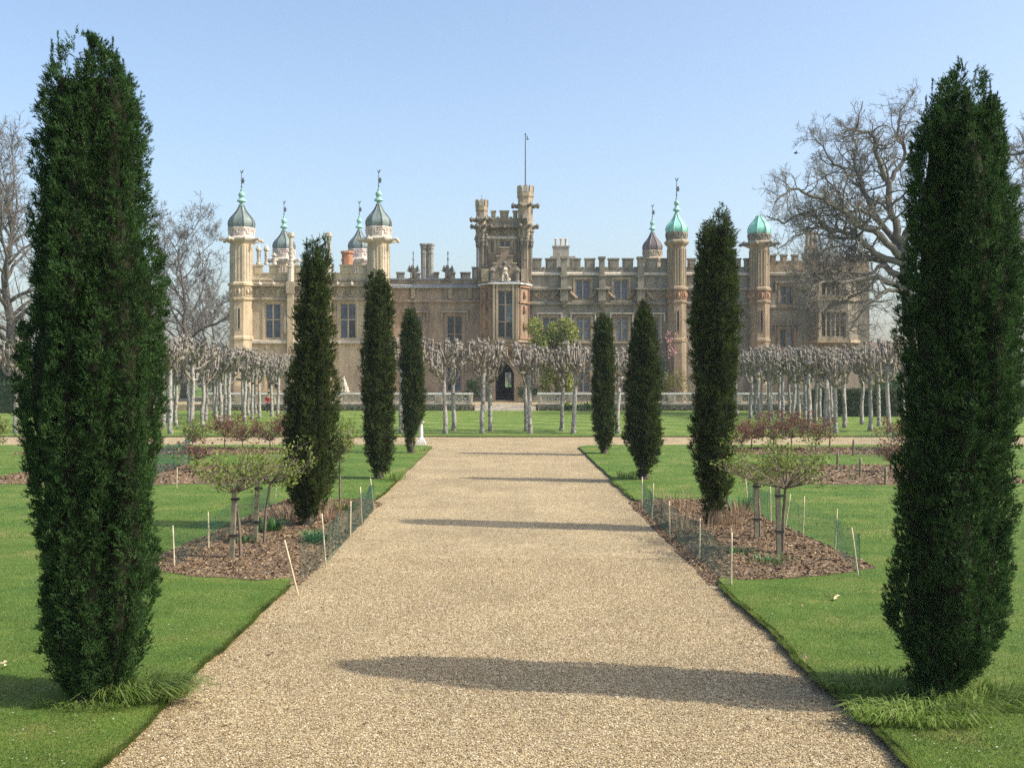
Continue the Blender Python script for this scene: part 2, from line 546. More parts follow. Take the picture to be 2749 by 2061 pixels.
def window(x0, x1, z0, z1, y, mull=1, trans=(.45,), glass='glass_blue', stonem='warm_stone', hood=None, sill=True, reveal=.3):
    f = MB(); w = .13
    yy = y + .06
    f.box(x0-.0, x0+w, yy, y+reveal+.1, z0, z1); f.box(x1-w, x1, yy, y+reveal+.1, z0, z1)
    f.box(x0+w, x1-w, yy, y+reveal+.1, z1-w, z1); f.box(x0+w, x1-w, yy, y+reveal+.1, z0, z0+w*.7)
    # stone surround, proud of the wall
    f.box(x0-.22, x0-.003, y-.07, y+.05, z0-.1, z1+.22); f.box(x1+.003, x1+.22, y-.07, y+.05, z0-.1, z1+.22)
    f.box(x0-.003, x1+.003, y-.066, y+.05, z1+.003, z1+.22)
    o = f.build('window', stonem, house)
    mx = [x0+w + (x1-x0-2*w)*k/(mull+1) for k in range(1, mull+1)]
    tz = [z0 + (z1-z0)*t for t in trans]
    for m in mx: MB().box(m-.075, m+.075, y+.10, y+reveal+.1, z0+w*.7, z1-w).build('mullion', stonem, o)
    xs = [x0+w] + mx + [x1-w]; zs = [z0+w*.7] + tz + [z1-w]
    for i in range(len(xs)-1):
        a, b = xs[i]+(.075 if i else 0), xs[i+1]-(.075 if i < len(xs)-2 else 0)
        for t in tz: MB().box(a, b, y+.12, y+reveal+.1, t-.05, t+.05).build('transom', stonem, o)
        for j in range(len(zs)-1):
            c, d = zs[j]+(.05 if j else 0), zs[j+1]-(.05 if j < len(zs)-2 else 0)
            g = MB(); ty = random.uniform(-.015, .015)
            yb = y+reveal-.03
            g.quad((a,yb+ty,c),(b,yb-ty,c),(b,yb-ty*.3,d),(a,yb+ty*.5,d))
            # leaded glazing bars on the pane
            nb = max(1, round((d-c)/.55))
            g.build('pane', glass if random.random() < .72 else random.choice(('glass_dark', 'glass_blue', 'glass_pale')), o)
            for k in range(1, nb): MB().box(a, b, yb-.035, yb-.02, c+(d-c)*k/nb-.015, c+(d-c)*k/nb+.015).build('glazing_bar', 'iron', o)
    if sill: MB().box(x0-.35, x1+.35, y-.24, y+.1, z0-.28, z0-.103).build('sill', stonem, o)
    if hood:
        h = MB(); h.box(x0-.55, x1+.55, y-.25, y-.002, z1+.30, z1+.46)
        h.box(x0-.55, x0-.38, y-.2, y-.003, z1-.5, z1+.297); h.box(x1+.38, x1+.55, y-.2, y-.003, z1-.5, z1+.297)
        h.build('hood_mould', hood, o)
    return o
def course(x0, x1, z, y, h=.26, p=.28, mat='warm_stone', name='string_course'):
    mb = MB()
    mb.xzprism([(x0,z-h/2),(x1,z-h/2),(x1,z+h/2),(x0,z+h/2)], y-p, y-.003)
    # weathered slope on top
    n = len(mb.v)
    mb.v += [(x0,y-p,z+h/2+.002),(x1,y-p,z+h/2+.002),(x1,y-.004,z+h/2+.14),(x0,y-.004,z+h/2+.14)]
    mb.f.append((n,n+1,n+2,n+3))
    return mb.build(name, mat, house)
_mer = {}
def merlon(x0, x1, z0, z1, y, t=.45, mat='grey_stucco'):
    w, h = round(x1-x0, 2), round(z1-z0, 2)
    k = (w, h, t, mat)
    if k not in _mer:
        mb = MB(); mb.box(-w/2, w/2, 0, t, 0, h-.16)
        mb.box(-w/2-.07, w/2+.07, -.08, t+.08, h-.158, h)
        mb.box(-w/2+.16, w/2-.16, -.05, -.002, .0, h-.32)
        _mer[k] = mb.mesh('merlon', mat)
    return link('merlon', _mer[k], house, ((x0+x1)/2, y, z0))
def parapet(x0, x1, zb, zc, zt, y, spans, mat, t=.45):
    """solid part from zb to zc, then one merlon for each span"""
    MB().box(x0, x1, y, y+t, zb, zc).build('parapet', mat, house)
    prev = x0
    for a, b in spans + [(x1, x1)]:
        if a - prev > .15:
            MB().box(prev+.08, a-.08, y-.08, y+t+.08, zc+.002, zc+.13).build('coping', mat, house)
        prev = b
    for a, b in spans: merlon(a, b, zc+.001, zt, y+.002, t-.004, mat)
def block(x0, x1, y0, y1, z0, z1, mat, holes=(), name='wall', front=True):
    mb = MB()
    wall_front(mb, x0, x1, z0, z1, y0, holes)
    mb.quad((x0,y1,z0),(x0,y0,z0),(x0,y0,z1),(x0,y1,z1)); mb.quad((x1,y0,z0),(x1,y1,z0),(x1,y1,z1),(x1,y0,z1))
    return mb.build(name, mat, house)
def flat_roof(x0, x1, y0, y1, z): MB().box(x0, x1, y0, y1, z-.2, z).build('roof', 'lead_grey', house)
def tracery(x0, x1, z0, z1, y, mat, step=None):
    """carved diagonal strapwork of the frieze"""
    mb = MB(); h = z1-z0; step = step or h
    n = max(1, round((x1-x0)/step)); w = (x1-x0)/n
    for i in range(n):
        a, b = x0+i*w, x0+(i+1)*w
        mb.bar((a+.05,y-.05,z0+.05),(b-.05,y-.05,z1-.05),.12,.16,(0,1,0))
        mb.bar((a+.05,y-.055,z1-.05),(b-.05,y-.055,z0+.05),.12,.15,(0,1,0))
        mb.blob(((a+b)/2,y-.1,(z0+z1)/2),.17,seed=i,n=6,m=4)
        for q in (-.3,.3):
            mb.blob(((a+b)/2+q*w,y-.02,(z0+z1)/2+random.uniform(-.1,.1)*h),.14,seed=i+q,n=5,m=4)
    return mb.build('carved_frieze', mat, house)
def gargoyle(p, d, L=.8, mat='warm_stone', parent=None):
    p = Vector(p); d = Vector(d).normalized()
    mb = MB()
    mb.tube([p, p+d*L*.35+Vector((0,0,-.02)), p+d*L*.7+Vector((0,0,.06)), p+d*L+Vector((0,0,.0))], [.2,.16,.13,.15], 6)
    mb.blob(p+d*L+Vector((0,0,.02)), .19, seed=L, n=6, m=5)
    mb.tube([p+d*L*1.02+Vector((0,0,.12)), p+d*L*.9+Vector((0,0,.34))], [.06,.02], 4)
    mb.tube([p+d*L*1.05+Vector((0,0,-.03)), p+d*L*1.32+Vector((0,0,-.06))], [.08,.04], 5)
    return mb.build('gargoyle', mat, parent or house)
def turret(xs, D, r, y_low, y_up, y_sh, y_dome, y_neck, y_ball, y_top, mats, spire=True, garg=True, base=.5, slit=True, label=None):
    smat, dmat, drum, trim = mats
    x = PX(xs, D); z = lambda ys: PZ(ys, D)
    rc = r/math.cos(math.pi/8)
    zl, zu, zs, zd, zn, zb, zt = z(y_low), z(y_up), z(y_sh), z(y_dome), z(y_neck), z(y_ball), z(y_top)
    prof = [(rc*1.12,base),(rc*1.12,2.2),(rc*1.02,2.6)]
    if zl > 8.5: prof += [(rc*1.02,zl-4.2),(rc*1.1,zl-4.1),(rc*1.1,zl-3.9),(rc*1.0,zl-3.7)]
    prof += [(rc,zl-.2),(rc*1.12,zl-.12),(rc*1.12,zl+.08),(rc*1.0,zl+.18),(rc*1.0,zu-.2),(rc*1.16,zu-.1),(rc*1.16,zu+.08),(rc*.98,zu+.3),(rc*.96,zs-.25),(rc*1.02,zs)]
    t = MB().lathe(prof, x, D, 8).build('turret', smat, house)
    if label: t['label'] = label
    rb = MB()
    for k in range(8):
        a = k*math.pi/4
        n = Vector((math.cos(a), math.sin(a), 0)); s = Vector((-n.y, n.x, 0))
        for q in (-.30, 0, .30):
            c = Vector((x, D, 0)) + n*(r*.965) + s*(q*r)
            rb.bar(c+Vector((0,0,zu+.35)), c+Vector((0,0,zs-.4)), .07 if q else .10, .12, n)
    rb.build('shaft_ribs', 'warm_stone' if smat != 'cream_stucco' else 'pale_stone', t)
    pn = MB()
    for k in range(8):
        a = k*math.pi/4
        n = Vector((math.cos(a), math.sin(a), 0)); s = Vector((-n.y, n.x, 0))
        c = Vector((x, D, 0)) + n*(r*1.0+.04)
        w = r*.29
        for q in (-w, w): pn.bar(c+s*q+Vector((0,0,zl+.25)), c+s*q+Vector((0,0,zu-.25)), .09, .10, n)
        pn.bar(c-s*w+Vector((0,0,zl+.3)), c+s*w+Vector((0,0,zl+.3)), .1, .09, (0,0,1)); pn.bar(c-s*w+Vector((0,0,zu-.3)), c+s*w+Vector((0,0,zu-.3)), .1, .09, (0,0,1))
        pn.blob(c+Vector((0,0,(zl+zu)/2)), .2, seed=k, n=6, m=5, sz=1.5)
    pn.build('carved_panels', 'panel_stone' if smat != 'cream_stucco' else 'cream_stucco', t)
    if slit:
        for a in (-math.pi/2,):
            n = Vector((math.cos(a), math.sin(a), 0))
            c = Vector((x, D, 0)) + n*(r+.012)
            sl = MB().box(c.x-.10, c.x+.10, c.y-.01, c.y+.3, zl-3.0, zl-1.0)
            sl.build('slit_window', 'glass_dark', t)
            fr = MB(); fr.box(c.x-.2, c.x-.102, c.y-.05, c.y+.2, zl-3.1, zl-.9); fr.box(c.x+.102, c.x+.2, c.y-.05, c.y+.2, zl-3.1, zl-.9)
            fr.build('slit_frame', smat, t)
    # cornice, lantern drum with its little stepped battlements
    MB().lathe([(rc*.98,zs-.1),(rc*1.22,zs+.12),(rc*1.3,zs+.28),(rc*1.3,zs+.38),(rc*1.08,zs+.55)], x, D, 8).build('cornice', 'warm_stone' if drum != 'pink_drum' else 'pale_stone', t)
    zz = zs+.5
    dr = MB().lathe([(rc*1.1,zz),(rc*1.1,zd-.1),(rc*1.17,zd-.05),(rc*1.17,zd+.1),(rc*1.0,zd+.12)], x, D, 8).build('lantern_drum', drum, t)
    mo = MB(); hh = zd-zz
    for k in range(8):
        a = k*math.pi/4
        n = Vector((math.cos(a), math.sin(a), 0)); s = Vector((-n.y, n.x, 0))
        c = Vector((x, D, 0)) + n*(r*1.1+.04); w = r*.40
        z3 = zz+hh*.45; z4 = zz+hh*.8
        mo.bar(c-s*w+Vector((0,0,z4)), c-s*w*.35+Vector((0,0,z4)), .12, .12); mo.bar(c+s*w*.35+Vector((0,0,z4)), c+s*w+Vector((0,0,z4)), .12, .12)
        mo.bar(c-s*w*.35+Vector((0,0,z3)), c+s*w*.35+Vector((0,0,z3)), .12, .12)
        for q in (-.35, .35): mo.bar(c+s*w*q+Vector((0,0,z3-.05)), c+s*w*q+Vector((0,0,z4+.05)), .12, .115, n)
    mo.build('drum_moulding', drum, t)
    if garg:
        for k in range(8):
            a = math.pi/8 + k*math.pi/4
            gargoyle((x+rc*1.1*math.cos(a), D+rc*1.1*math.sin(a), zs+.2), (math.cos(a), math.sin(a), .0), .75, 'pale_stone' if drum == 'pink_drum' else 'dark_stone', t)
    H = zn-zd; z5 = zd+.1
    dp = [(1.04,0),(1.10,.08),(1.12,.18),(1.08,.28),(.97,.39),(.80,.50),(.60,.61),(.43,.72),(.31,.83),(.22,.93),(.18,1.0)]
    if not spire: dp = dp[:9] + [(.08,.9)]
    dome = MB().lathe([(rc*a, z5+H*b) for a, b in dp], x, D, 8).build('dome', dmat, t)
    for k in range(8):
        a = math.pi/8 + k*math.pi/4
        MB().tube([(x+rc*p*1.015*math.cos(a), D+rc*p*1.015*math.sin(a), z5+H*q) for p, q in dp], [.05]*len(dp), 4).build('dome_seam', 'dome_seam' if dmat != 'verdigris' else 'verdigris_trim', t)
    if spire:
        s = r/1.1
        f = MB().lathe([(.24*s,zn-.05),(.28*s,zn+.05),(.18*s,zn+.15),(.20*s,zn+.3),(.46*s,zn+.42),(.46*s,zn+.5),(.25*s,zn+.72),(.13*s,zn+.95),(.14*s,zb-.32*s),(.22*s,zb-.26*s),(.30*s,zb-.14*s),(.33*s,zb),(.28*s,zb+.17*s),(.13*s,zb+.29*s),(.11*s,zb+.45*s),(.17*s,zb+.5*s),(.06,zb+.6*s)], x, D, 12).build('finial', trim, t)
        rod = MB(); h = zt-zb
        rod.lathe([(.055,zb+.5*s),(.05,zb+h*.3),(.1,zb+h*.33),(.045,zb+h*.36),(.045,zb+h*.55),(.09,zb+h*.58),(.04,zb+h*.61),(.035,zb+h*.86),(.09,zb+h*.885),(.02,zb+h*.93)], x, D, 6)
        rod.build('spire_rod', 'iron', t)
        vn = MB(); zv = zb+h*.45
        vn.xzprism([(x+.03,zv),(x+.3,zv+.05),(x+.22,zv+.2),(x+.36,zv+.33),(x+.2,zv+.4),(x+.24,zv+.6),(x+.03,zv+.5)], D-.02, D+.02)
        vn.tube([(x,D,zb+h*.88),(x+.12,D,zb+h*.93),(x+.1,D,zb+h*.97),(x+.24,D,zb+h)], [.06,.07,.05,.02], 5)
        vn.tube([(x,D,zb+h*.9),(x-.12,D,zb+h*.95),(x-.05,D,zb+h)], [.05,.04,.015], 5)
        vn.build('weather_vane', 'iron', t)
    return t
def pinnacle(xs, D, y0, y1, r, mat='pale_stone', bulb=True):
    x = PX(xs, D); z0, z1 = PZ(y0, D), PZ(y1, D); h = z1-z0
    mb = MB(); pr = [(r*1.3,z0),(r*1.3,z0+.2),(r,z0+.3)]
    k = 9
    for i in range(k): pr += [(r*(1.0 if i % 2 else .84), z0+.3+h*.55*i/k)]
    if bulb: pr += [(r*.8,z0+h*.62),(r*1.35,z0+h*.68),(r*1.5,z0+h*.76),(r*.9,z0+h*.86),(r*.3,z0+h*.95),(.02,z1)]
    else: pr += [(r*.85,z1-.55),(r*1.5,z1-.4),(r*1.55,z1-.12),(r*1.1,z1-.1),(r*1.1,z1)]
    return mb.lathe(pr, x, D, 8).build('pinnacle', mat, house, smooth=False)

GB = .45       # foot of the walls
# --- cream wing between two turrets
D = 111.0
wx0, wx1 = PX(640,D), PX(1027,D)
wz = lambda y: PZ(y, 111.0)
holes = [(PX(711,D), PX(756,D), wz(909), wz(814)), (PX(912,D), PX(958,D), wz(909), wz(814))]
low = [(PX(716,D), PX(752,D), wz(1045), wz(975)), (PX(917,D), PX(953,D), wz(1045), wz(990))]
block(wx0, wx1, D, 133, GB, wz(766), 'cream_stucco', holes + low[:1])
for h in holes: window(*h, D, 1, (.53,), 'glass_blue', 'cream_stucco')
window(*low[0], D, 1, (.5,), 'glass_dark', 'cream_stucco')
course(wx0, wx1, wz(913)-.25, D, .24, .36, 'pale_stone')
course(wx0, wx1, wz(804), D, .22, .28, 'warm_stone')
course(wx0, wx1, wz(766), D, .34, .42, 'warm_stone')
tracery(wx0+.9, PX(775,D), wz(800), wz(771), D, 'warm_stone'); tracery(PX(791,D), PX(874,D), wz(800), wz(771), D, 'warm_stone'); tracery(PX(892,D), wx1-.9, wz(800), wz(771), D, 'warm_stone')
q = lambda *a: [(PX(i,D), PX(j,D)) for i, j in a]
parapet(wx0, wx1, wz(766)+.171, wz(736), wz(711), D+.05, q((680,703),(723,750),(790,803),(820,846),(862,877),(889,893),(913,946),(962,987)), 'cream_stucco')
course(wx0, wx1, wz(753), D+.05, .14, .12, 'warm_stone', 'carved_band')
flat_roof(wx0+.3, wx1-.3, D+.55, 133, wz(748))
for xs in (782, 883):                                     # pilasters that run up into tall shafts
    a, b = PX(xs-8,D), PX(xs+8,D)
    MB().box(a, b, D-.5, D-.004, GB, wz(790)).build('buttress', 'cream_stucco', house)
    MB().box(a-.1, b+.1, D-.6, D-.004, wz(790)+.003, wz(766)+.3).build('buttress_cap', 'warm_stone', house)
    MB().lathe([(.34,wz(765)),(.34,wz(720)),(.38,wz(719)),(.38,wz(716)),(.3,wz(714))], (a+b)/2, D-.25, 8).build('shaft', 'pale_stone', house)
    pinnacle(xs, D-.25, 714, 625, .24, 'pale_stone', False)
for xs in (702, 738, 848, 910, 948):
    gargoyle((PX(xs,D), D-.3, wz(766)+.1), (.0, -1, -.15), .5, 'pale_stone')
# statue bracket beside the window
mb = MB(); bx, bz = PX(768,D), wz(880)
mb.lathe([(.08,bz-.7),(.28,bz-.2),(.34,bz-.05)], bx, D-.2, 8)
mb.lathe([(.22,bz-.05),(.2,bz+.5),(.26,bz+.85),(.22,bz+1.15),(.09,bz+1.25),(.14,bz+1.35),(.13,bz+1.5),(.03,bz+1.58)], bx, D-.2, 8)
mb.build('niche_figure', 'pale_stone', house)
cr = ('cream_stucco', 'aged_copper', 'pink_drum', 'verdigris_trim')
turret(649, D, 1.10, 804, 766, 652, 616, 553, 524, 457, cr)
turret(1017, D, 1.10, 804, 766, 652, 614, 551, 522, 456, cr)
D = 133.0
turret(763, D, 1.12, 804, 766, 706, 673, 621, 594, 540, cr)
turret(965, D, 1.12, 804, 766, 706, 673, 621, 594, 540, cr)
block(PX(640,111), PX(1290,114), 132.9, 133.6, GB, 13.5, 'cream_stucco')
for xs, y0, y1 in ((695, 712, 657), (716, 712, 656), (737, 712, 678)): pinnacle(xs, 118, y0, y1, .22, 'pale_stone')
# orange chimney
mb = MB(); x = PX(933,120); mb.lathe([(.62,13),(.62,PZ(690,120)),(.60,PZ(684,120)),(.75,PZ(681,120)),(.75,PZ(676,120)),(.6,PZ(675,120))], x, 120, 8)
mb.build('chimney', 'brick_orange', house)

# --- recessed middle range
D = 114.0
mz = lambda y: PZ(y, 114.0)
mx0, mx1 = PX(1040,D), PX(1296,D)
mh = [(PX(1199,D), PX(1243,D), mz(925), mz(848)), (PX(1098,D), PX(1136,D), mz(925), mz(848)), (PX(1200,D), PX(1240,D), mz(1050), mz(985))]
block(mx0, mx1, D, 133, GB, mz(771), 'rose_stucco', mh)
for i, h in enumerate(mh): window(*h, D, 1, (.36,), 'glass_dark' if i == 0 else 'glass_blue', 'rose_stucco', hood='warm_stone')
course(mx0, mx1, mz(809), D, .22, .25, 'rose_stucco')
course(mx0, mx1, mz(771), D, .28, .40, 'lead_grey')
MB().box(mx0, mx1, D+.05, D+.5, mz(771)+.15, mz(752)).build('parapet', 'rose_stucco', house)
MB().box(mx0, mx1, D-.05, D+.6, mz(752)+.003, mz(752)+.15).build('coping', 'lead_grey', house)
flat_roof(mx0, mx1, D+.6, 133, mz(765))
for xs in (1110, 1210, 1262):
    a, b = PX(xs-5,D), PX(xs+5,D)
    MB().box(a, b, D-.28, D-.003, mz(803), mz(774)).build('bracket', 'warm_stone', house)
D2 = 121.0
bx = lambda a: PX(a, D2)
MB().box(bx(1075), bx(1290), D2, D2+.5, 11, PZ(748,D2)).build('wall', 'grey_stucco', house)
for a, b, t in ((1065,1086,731), (1116,1128,733), (1163,1178,731), (1203,1222,731), (1237,1263,731), (1268,1290,717)):
    merlon(bx(a), bx(b), PZ(748,D2)+.002, PZ(t,D2), D2, .5, 'grey_stucco')
for xs in (1139, 1156):                                    # twin octagonal flues
    D2 = 119.0; x = PX(xs,D2); zt = PZ(655,D2)
    MB().lathe([(.42,12),(.36,13.8),(.36,zt-1.1),(.40,zt-1.05),(.40,zt-.95),(.36,zt-.9),(.36,zt-.6),(.42,zt-.5),(.42,zt-.25),(.50,zt-.2),(.50,zt-.02),(.40,zt)], x, D2, 8).build('chimney', 'grey_chimney', house)
def beast(xs, D, y0, y1, wing=1.0):
    """winged heraldic beast sitting up on the parapet, holding a vane"""
    x = PX(xs,D); z0 = PZ(y0,D); h = (PZ(y1,D)-z0)
    mb = MB()
    mb.box(x-.42, x+.42, D-.35, D+.35, z0-.25, z0+.05)
    mb.blob((x+.05,D,z0+h*.28), h*.28, seed=1.1, n=8, m=6, sx=.9, sy=.8)
    mb.blob((x,D-.05,z0+h*.55), h*.22, seed=2.2, n=8, m=6, sx=.85, sy=.8, sz=1.3)
    mb.blob((x-.04,D-.18,z0+h*.86), h*.14, seed=3.3, n=7, m=5)
    mb.tube([(x-.04,D-.22,z0+h*.84),(x-.1,D-.45,z0+h*.8)], [.11,.06], 5)
    for s in (-1, 1):
        mb.tube([(x+s*.16,D-.2,z0+h*.5),(x+s*.2,D-.36,z0+h*.28),(x+s*.18,D-.36,z0)], [.12,.09,.11], 6)
        for k in range(4):
            mb.tube([(x+s*.1,D+.1,z0+h*(.45+.05*k)),(x+s*h*.3*wing,D+.15,z0+h*(.55+.1*k)),(x+s*h*(.5-.07*k)*wing,D+.18,z0+h*(.62+.13*k))], [.11,.09,.03], 4)
    return mb.build('heraldic_beast', 'dark_stone', house)
for xs, y1 in ((1110,712), (1203,712)):
    beast(xs, 114.2, 749, y1)
    x = PX(xs,114.2)
    MB().lathe([(.05,PZ(y1,114.2)-.1),(.05,PZ(700,114.2)),(.12,PZ(697,114.2)),(.05,PZ(694,114.2)),(.035,PZ(684,114.2)),(.09,PZ(682,114.2)),(.01,PZ(674,114.2))], x, 114.2, 6).build('vane_rod', 'iron', house)

# --- central tower and its oriel bay
D = 113.0
tz = lambda y: PZ(y, 113.0)
tx0, tx1 = PX(1298,D), PX(1416,D)
th = [(PX(1315,D), PX(1327,D), tz(680), tz(648)), (PX(1341,D), PX(1372,D), tz(665), tz(646)), (PX(1385,D), PX(1397,D), tz(680), tz(648))]
dx0, dx1, dz1 = PX(1331,D), PX(1380,D), tz(977)
door = (dx0, dx1, .7, dz1)
block(tx0, tx1, D, D+6, GB, tz(609), 'tan_stucco', [door] + th)
for i, h in enumerate(th): window(*h, D, 1 if i == 1 else 0, (), 'glass_dark', 'warm_stone', sill=False)
course(tx0-.1, tx1+.1, tz(640), D, .2, .22, 'pale_stone'); course(tx0-.1, tx1+.1, tz(609), D, .3, .36, 'warm_stone')
tracery(tx0+.55, tx1-.55, tz(637), tz(613), D, 'warm_stone', 1.3)
parapet(tx0, tx1, tz(609)+.152, tz(586), tz(566), D+.02, q((1319,1331),(1343,1366),(1378,1390)), 'warm_stone')
MB().box(tx0, tx1, D+5.5, D+6, tz(609), tz(568)).build('parapet', 'warm_stone', house)
for s in (tx0, tx1-.45): MB().box(s, s+.45, D+.5, D+5.45, tz(609), tz(575)).build('parapet', 'warm_stone', house)
flat_roof(tx0+.46, tx1-.46, D+.5, D+5.4, tz(600))
for xs in (1320, 1355, 1390): gargoyle((PX(xs,D), D-.25, tz(609)), (0,-1,-.25), .45, 'dark_stone')
def tower_turret(xs, r, ytop, seed):
    x = PX(xs,D); y = D-.15; zt = tz(ytop); c = lambda v: tz(v)
    pr = [(r*.70,c(762)),(r*.62,c(752)),(r*.62,c(700)),(r*.68,c(698)),(r*.62,c(696)),(r*.64,c(660)),(r*.86,c(640)),(r*.95,c(634)),(r*.9,c(622)),(r*1.08,c(612)),(r*1.12,c(606)),(r*.98,c(600)),
          (r*.98,zt-2.2),(r*1.05,zt-2.12),(r*1.05,zt-1.95),(r*.98,zt-1.85),(r*.98,zt-1.25),(r*1.1,zt-1.1),(r*1.1,zt-.65),(r*.9,zt-.64),(r*.9,zt-.8)]
    t = MB().lathe(pr, x, y, 8).build('turret', 'warm_stone', house)
    for k in range(8):
        a = k*math.pi/4; n = Vector((math.cos(a), math.sin(a), 0)); s_ = Vector((-n.y,n.x,0))
        p = Vector((x,y,0)) + n*(r*.92)
        m = MB().bar(p+Vector((0,0,zt-.66)), p+Vector((0,0,zt)), r*.52, .2, n); m.build('merlon', 'warm_stone', t)
    for k in range(8):
        a = math.pi/8+k*math.pi/4
        if math.sin(a) > .5: continue
        gargoyle((x+r*math.cos(a), y+r*math.sin(a), zt-2.05), (math.cos(a),math.sin(a),0), .55, 'dark_stone', t)
        gargoyle((x+r*math.cos(a), y+r*math.sin(a), c(612)), (math.cos(a),math.sin(a),.1), .5, 'dark_stone', t)
    co = MB()                                              # small columns and dark carved bosses that climb the turret
    for k in range(8):
        a = k*math.pi/4+.2
        if math.sin(a) > .4: continue
        rr = r*.78
        co.lathe([(.13,c(755)),(.09,c(750)),(.09,c(668)),(.15,c(664)),(.12,c(660))], x+rr*math.cos(a), y+rr*math.sin(a), 6)
        for j in range(7):
            co.blob((x+rr*1.05*math.cos(a), y+rr*1.05*math.sin(a), c(660-j*9)), .2+.05*math.sin(j*2+k), seed=k+j*.7, n=6, m=5, amp=.5)
    co.blob((x-.1, y-r*.95, c(592)), r*.62, seed=seed, n=8, m=6, amp=.4, sz=1.2)
    co.build('carved_column', 'dark_stone', t)
    return t
tower_turret(1294, .62, 539, 1.0)
tower_turret(1411, .84, 502, 2.0)
x = PX(1411,D)
fp = MB().lathe([(.07,tz(505)),(.06,tz(430)),(.045,tz(364)),(.1,tz(363)),(.1,tz(361)),(.02,tz(360))], x, D-.15, 8).build('flagpole', 'iron', house)
MB().box(x+.12, x+.22, D-.2, D-.1, tz(377), tz(367)).box(x+.2, x+.34, D-.2, D-.1, tz(377), tz(374)).build('halyard_block', 'iron', fp)
MB().lathe([(.03,tz(540)),(.02,tz(524))], PX(1294,D), D, 5).build('lightning_rod', 'iron', house)
# oriel
oz0, oz1 = tz(914), PZ(764,111)
ob = D-.004; of = 110.9
oxa, oxb = PX(1290,113), PX(1423,113)
fxa, fxb = PX(1322,of), PX(1392,of)
wxa, wxb = PX(1335,of), PX(1380,of)
mb = MB()
wall_front(mb, fxa, fxb, oz0, oz1, of, [(wxa, wxb, PZ(908,of), PZ(780,of))])
mb.quad((oxa,ob,oz0),(fxa,of,oz0),(fxa,of,oz1),(oxa,ob,oz1)); mb.quad((fxb,of,oz0),(oxb,ob,oz0),(oxb,ob,oz1),(fxb,of,oz1))
mb.poly([(oxa,ob,oz0),(oxb,ob,oz0),(fxb,of,oz0),(fxa,of,oz0)])
mb.build('oriel_bay', 'tan_stucco', house)
window(wxa, wxb, PZ(908,of), PZ(780,of), of, 1, (.345, .70), 'glass_dark', 'warm_stone', sill=False)
pl = [(oxa-.25,ob),(fxa-.25,of-.3),(fxb+.25,of-.3),(oxb+.25,ob)]
MB().prism(pl, oz1+.002, oz1+.16).build('cornice', 'white_stone', house)
pl2 = [(oxa,ob),(fxa,of+.02),(fxb,of+.02),(oxb,ob)]
MB().prism(pl2, oz1+.162, oz1+.3).build('lead_flat', 'lead_grey', house)
MB().prism([(a*1.04,b-.1 if b < 112 else b) for a, b in pl2], oz0-.25, oz0-.003).build('oriel_sill', 'warm_stone', house)
c = MB()                                                   # corbel under the oriel
ring = lambda k, z: [((a)*k, ob-(ob-b)*k, z) for a, b in pl2]
lv = [ring(1.0, oz0-.252), ring(.92, oz0-.6), ring(.75, oz0-.95), ring(.55, oz0-1.2)]
for i in range(3):
    for k in range(3): c.quad(lv[i+1][k], lv[i+1][k+1], lv[i][k+1], lv[i][k])
c.poly(lv[3]); c.build('corbel', 'tan_stucco', house)
for xx in (fxa+.17, fxb-.17, fxa+.5, fxb-.5):
    MB().box(xx-.11, xx+.11, of-.2, of-.003, oz0, oz1-.003).build('pilaster', 'warm_stone', house)
for s, (ax, bx_) in ((-1,(oxa,fxa)), (1,(oxb,fxb))):       # blind panels on the canted sides
    m = MB()
    for t in (.12, .88):
        px, py = ax+(bx_-ax)*t, ob+(of-ob)*t
        m.bar((px+s*.05,py-.05,oz0+.1),(px+s*.05,py-.05,oz1-.1),.16,.16)
    for zq in (oz0+.15, oz0+(oz1-oz0)*.68, oz1-.2):
        m.bar((ax+(bx_-ax)*.05+s*.06,ob+(of-ob)*.05-.06,zq),(ax+(bx_-ax)*.95+s*.06,ob+(of-ob)*.95-.06,zq),.2,.14)
    mx_, my_ = (ax+bx_)/2+s*.08, (ob+of)/2-.08
    for zq in (.25,.55,.82): m.blob((mx_,my_,oz0+(oz1-oz0)*zq), .24, seed=zq+s, n=6, m=5, sz=1.8, amp=.4)
    m.build('carved_panel', 'panel_stone', house)
course(fxa, fxb, PZ(806,of), of, .14, .24, 'warm_stone') if False else None
# stepped gable above the bay, with a carved cross and a lion at its foot
D3 = 111.6
g = lambda y: PZ(y, D3); gx = lambda a: PX(a, D3)
st = [(1318,763),(1318,735),(1325,735),(1325,709),(1335,709),(1335,690),(1345,690),(1345,667),(1367,667),(1367,690),(1377,690),(1377,709),(1387,709),(1387,735),(1394,735),(1394,763)]
MB().xzprism([(gx(a), g(b)) for a, b in st][::-1], D3, D3+.5).build('stepped_gable', 'rose_stucco', house)
for (a, b), (a2, b2) in zip(st[1:-1], st[2:-1]):
    if b == b2: MB().box(min(gx(a),gx(a2))-.06, max(gx(a),gx(a2))+.06, D3-.1, D3+.6, g(b)+.002, g(b)+.14).build('gable_coping', 'warm_stone', house)
m = MB()
cz_, cx_ = g(718), gx(1356)
for dx_, dz_ in ((0,.42),(.46,0),(-.46,0),(0,-.1)): m.lathe([(.20,0),(.20,.12)], 0, 0, 8) if False else m.blob((cx_+dx_, D3-.05, cz_+dz_), .2, n=8, m=5, amp=.05, sy=.5)
m.bar((cx_,D3-.05,cz_+.4),(cx_,D3-.05,cz_-1.0),.14,.1,(0,1,0)); m.bar((cx_-.4,D3-.05,cz_),(cx_+.4,D3-.05,cz_),.14,.1,(0,1,0))
m.build('carved_cross', 'dark_stone', house)
m = MB(); lz = oz1+.3
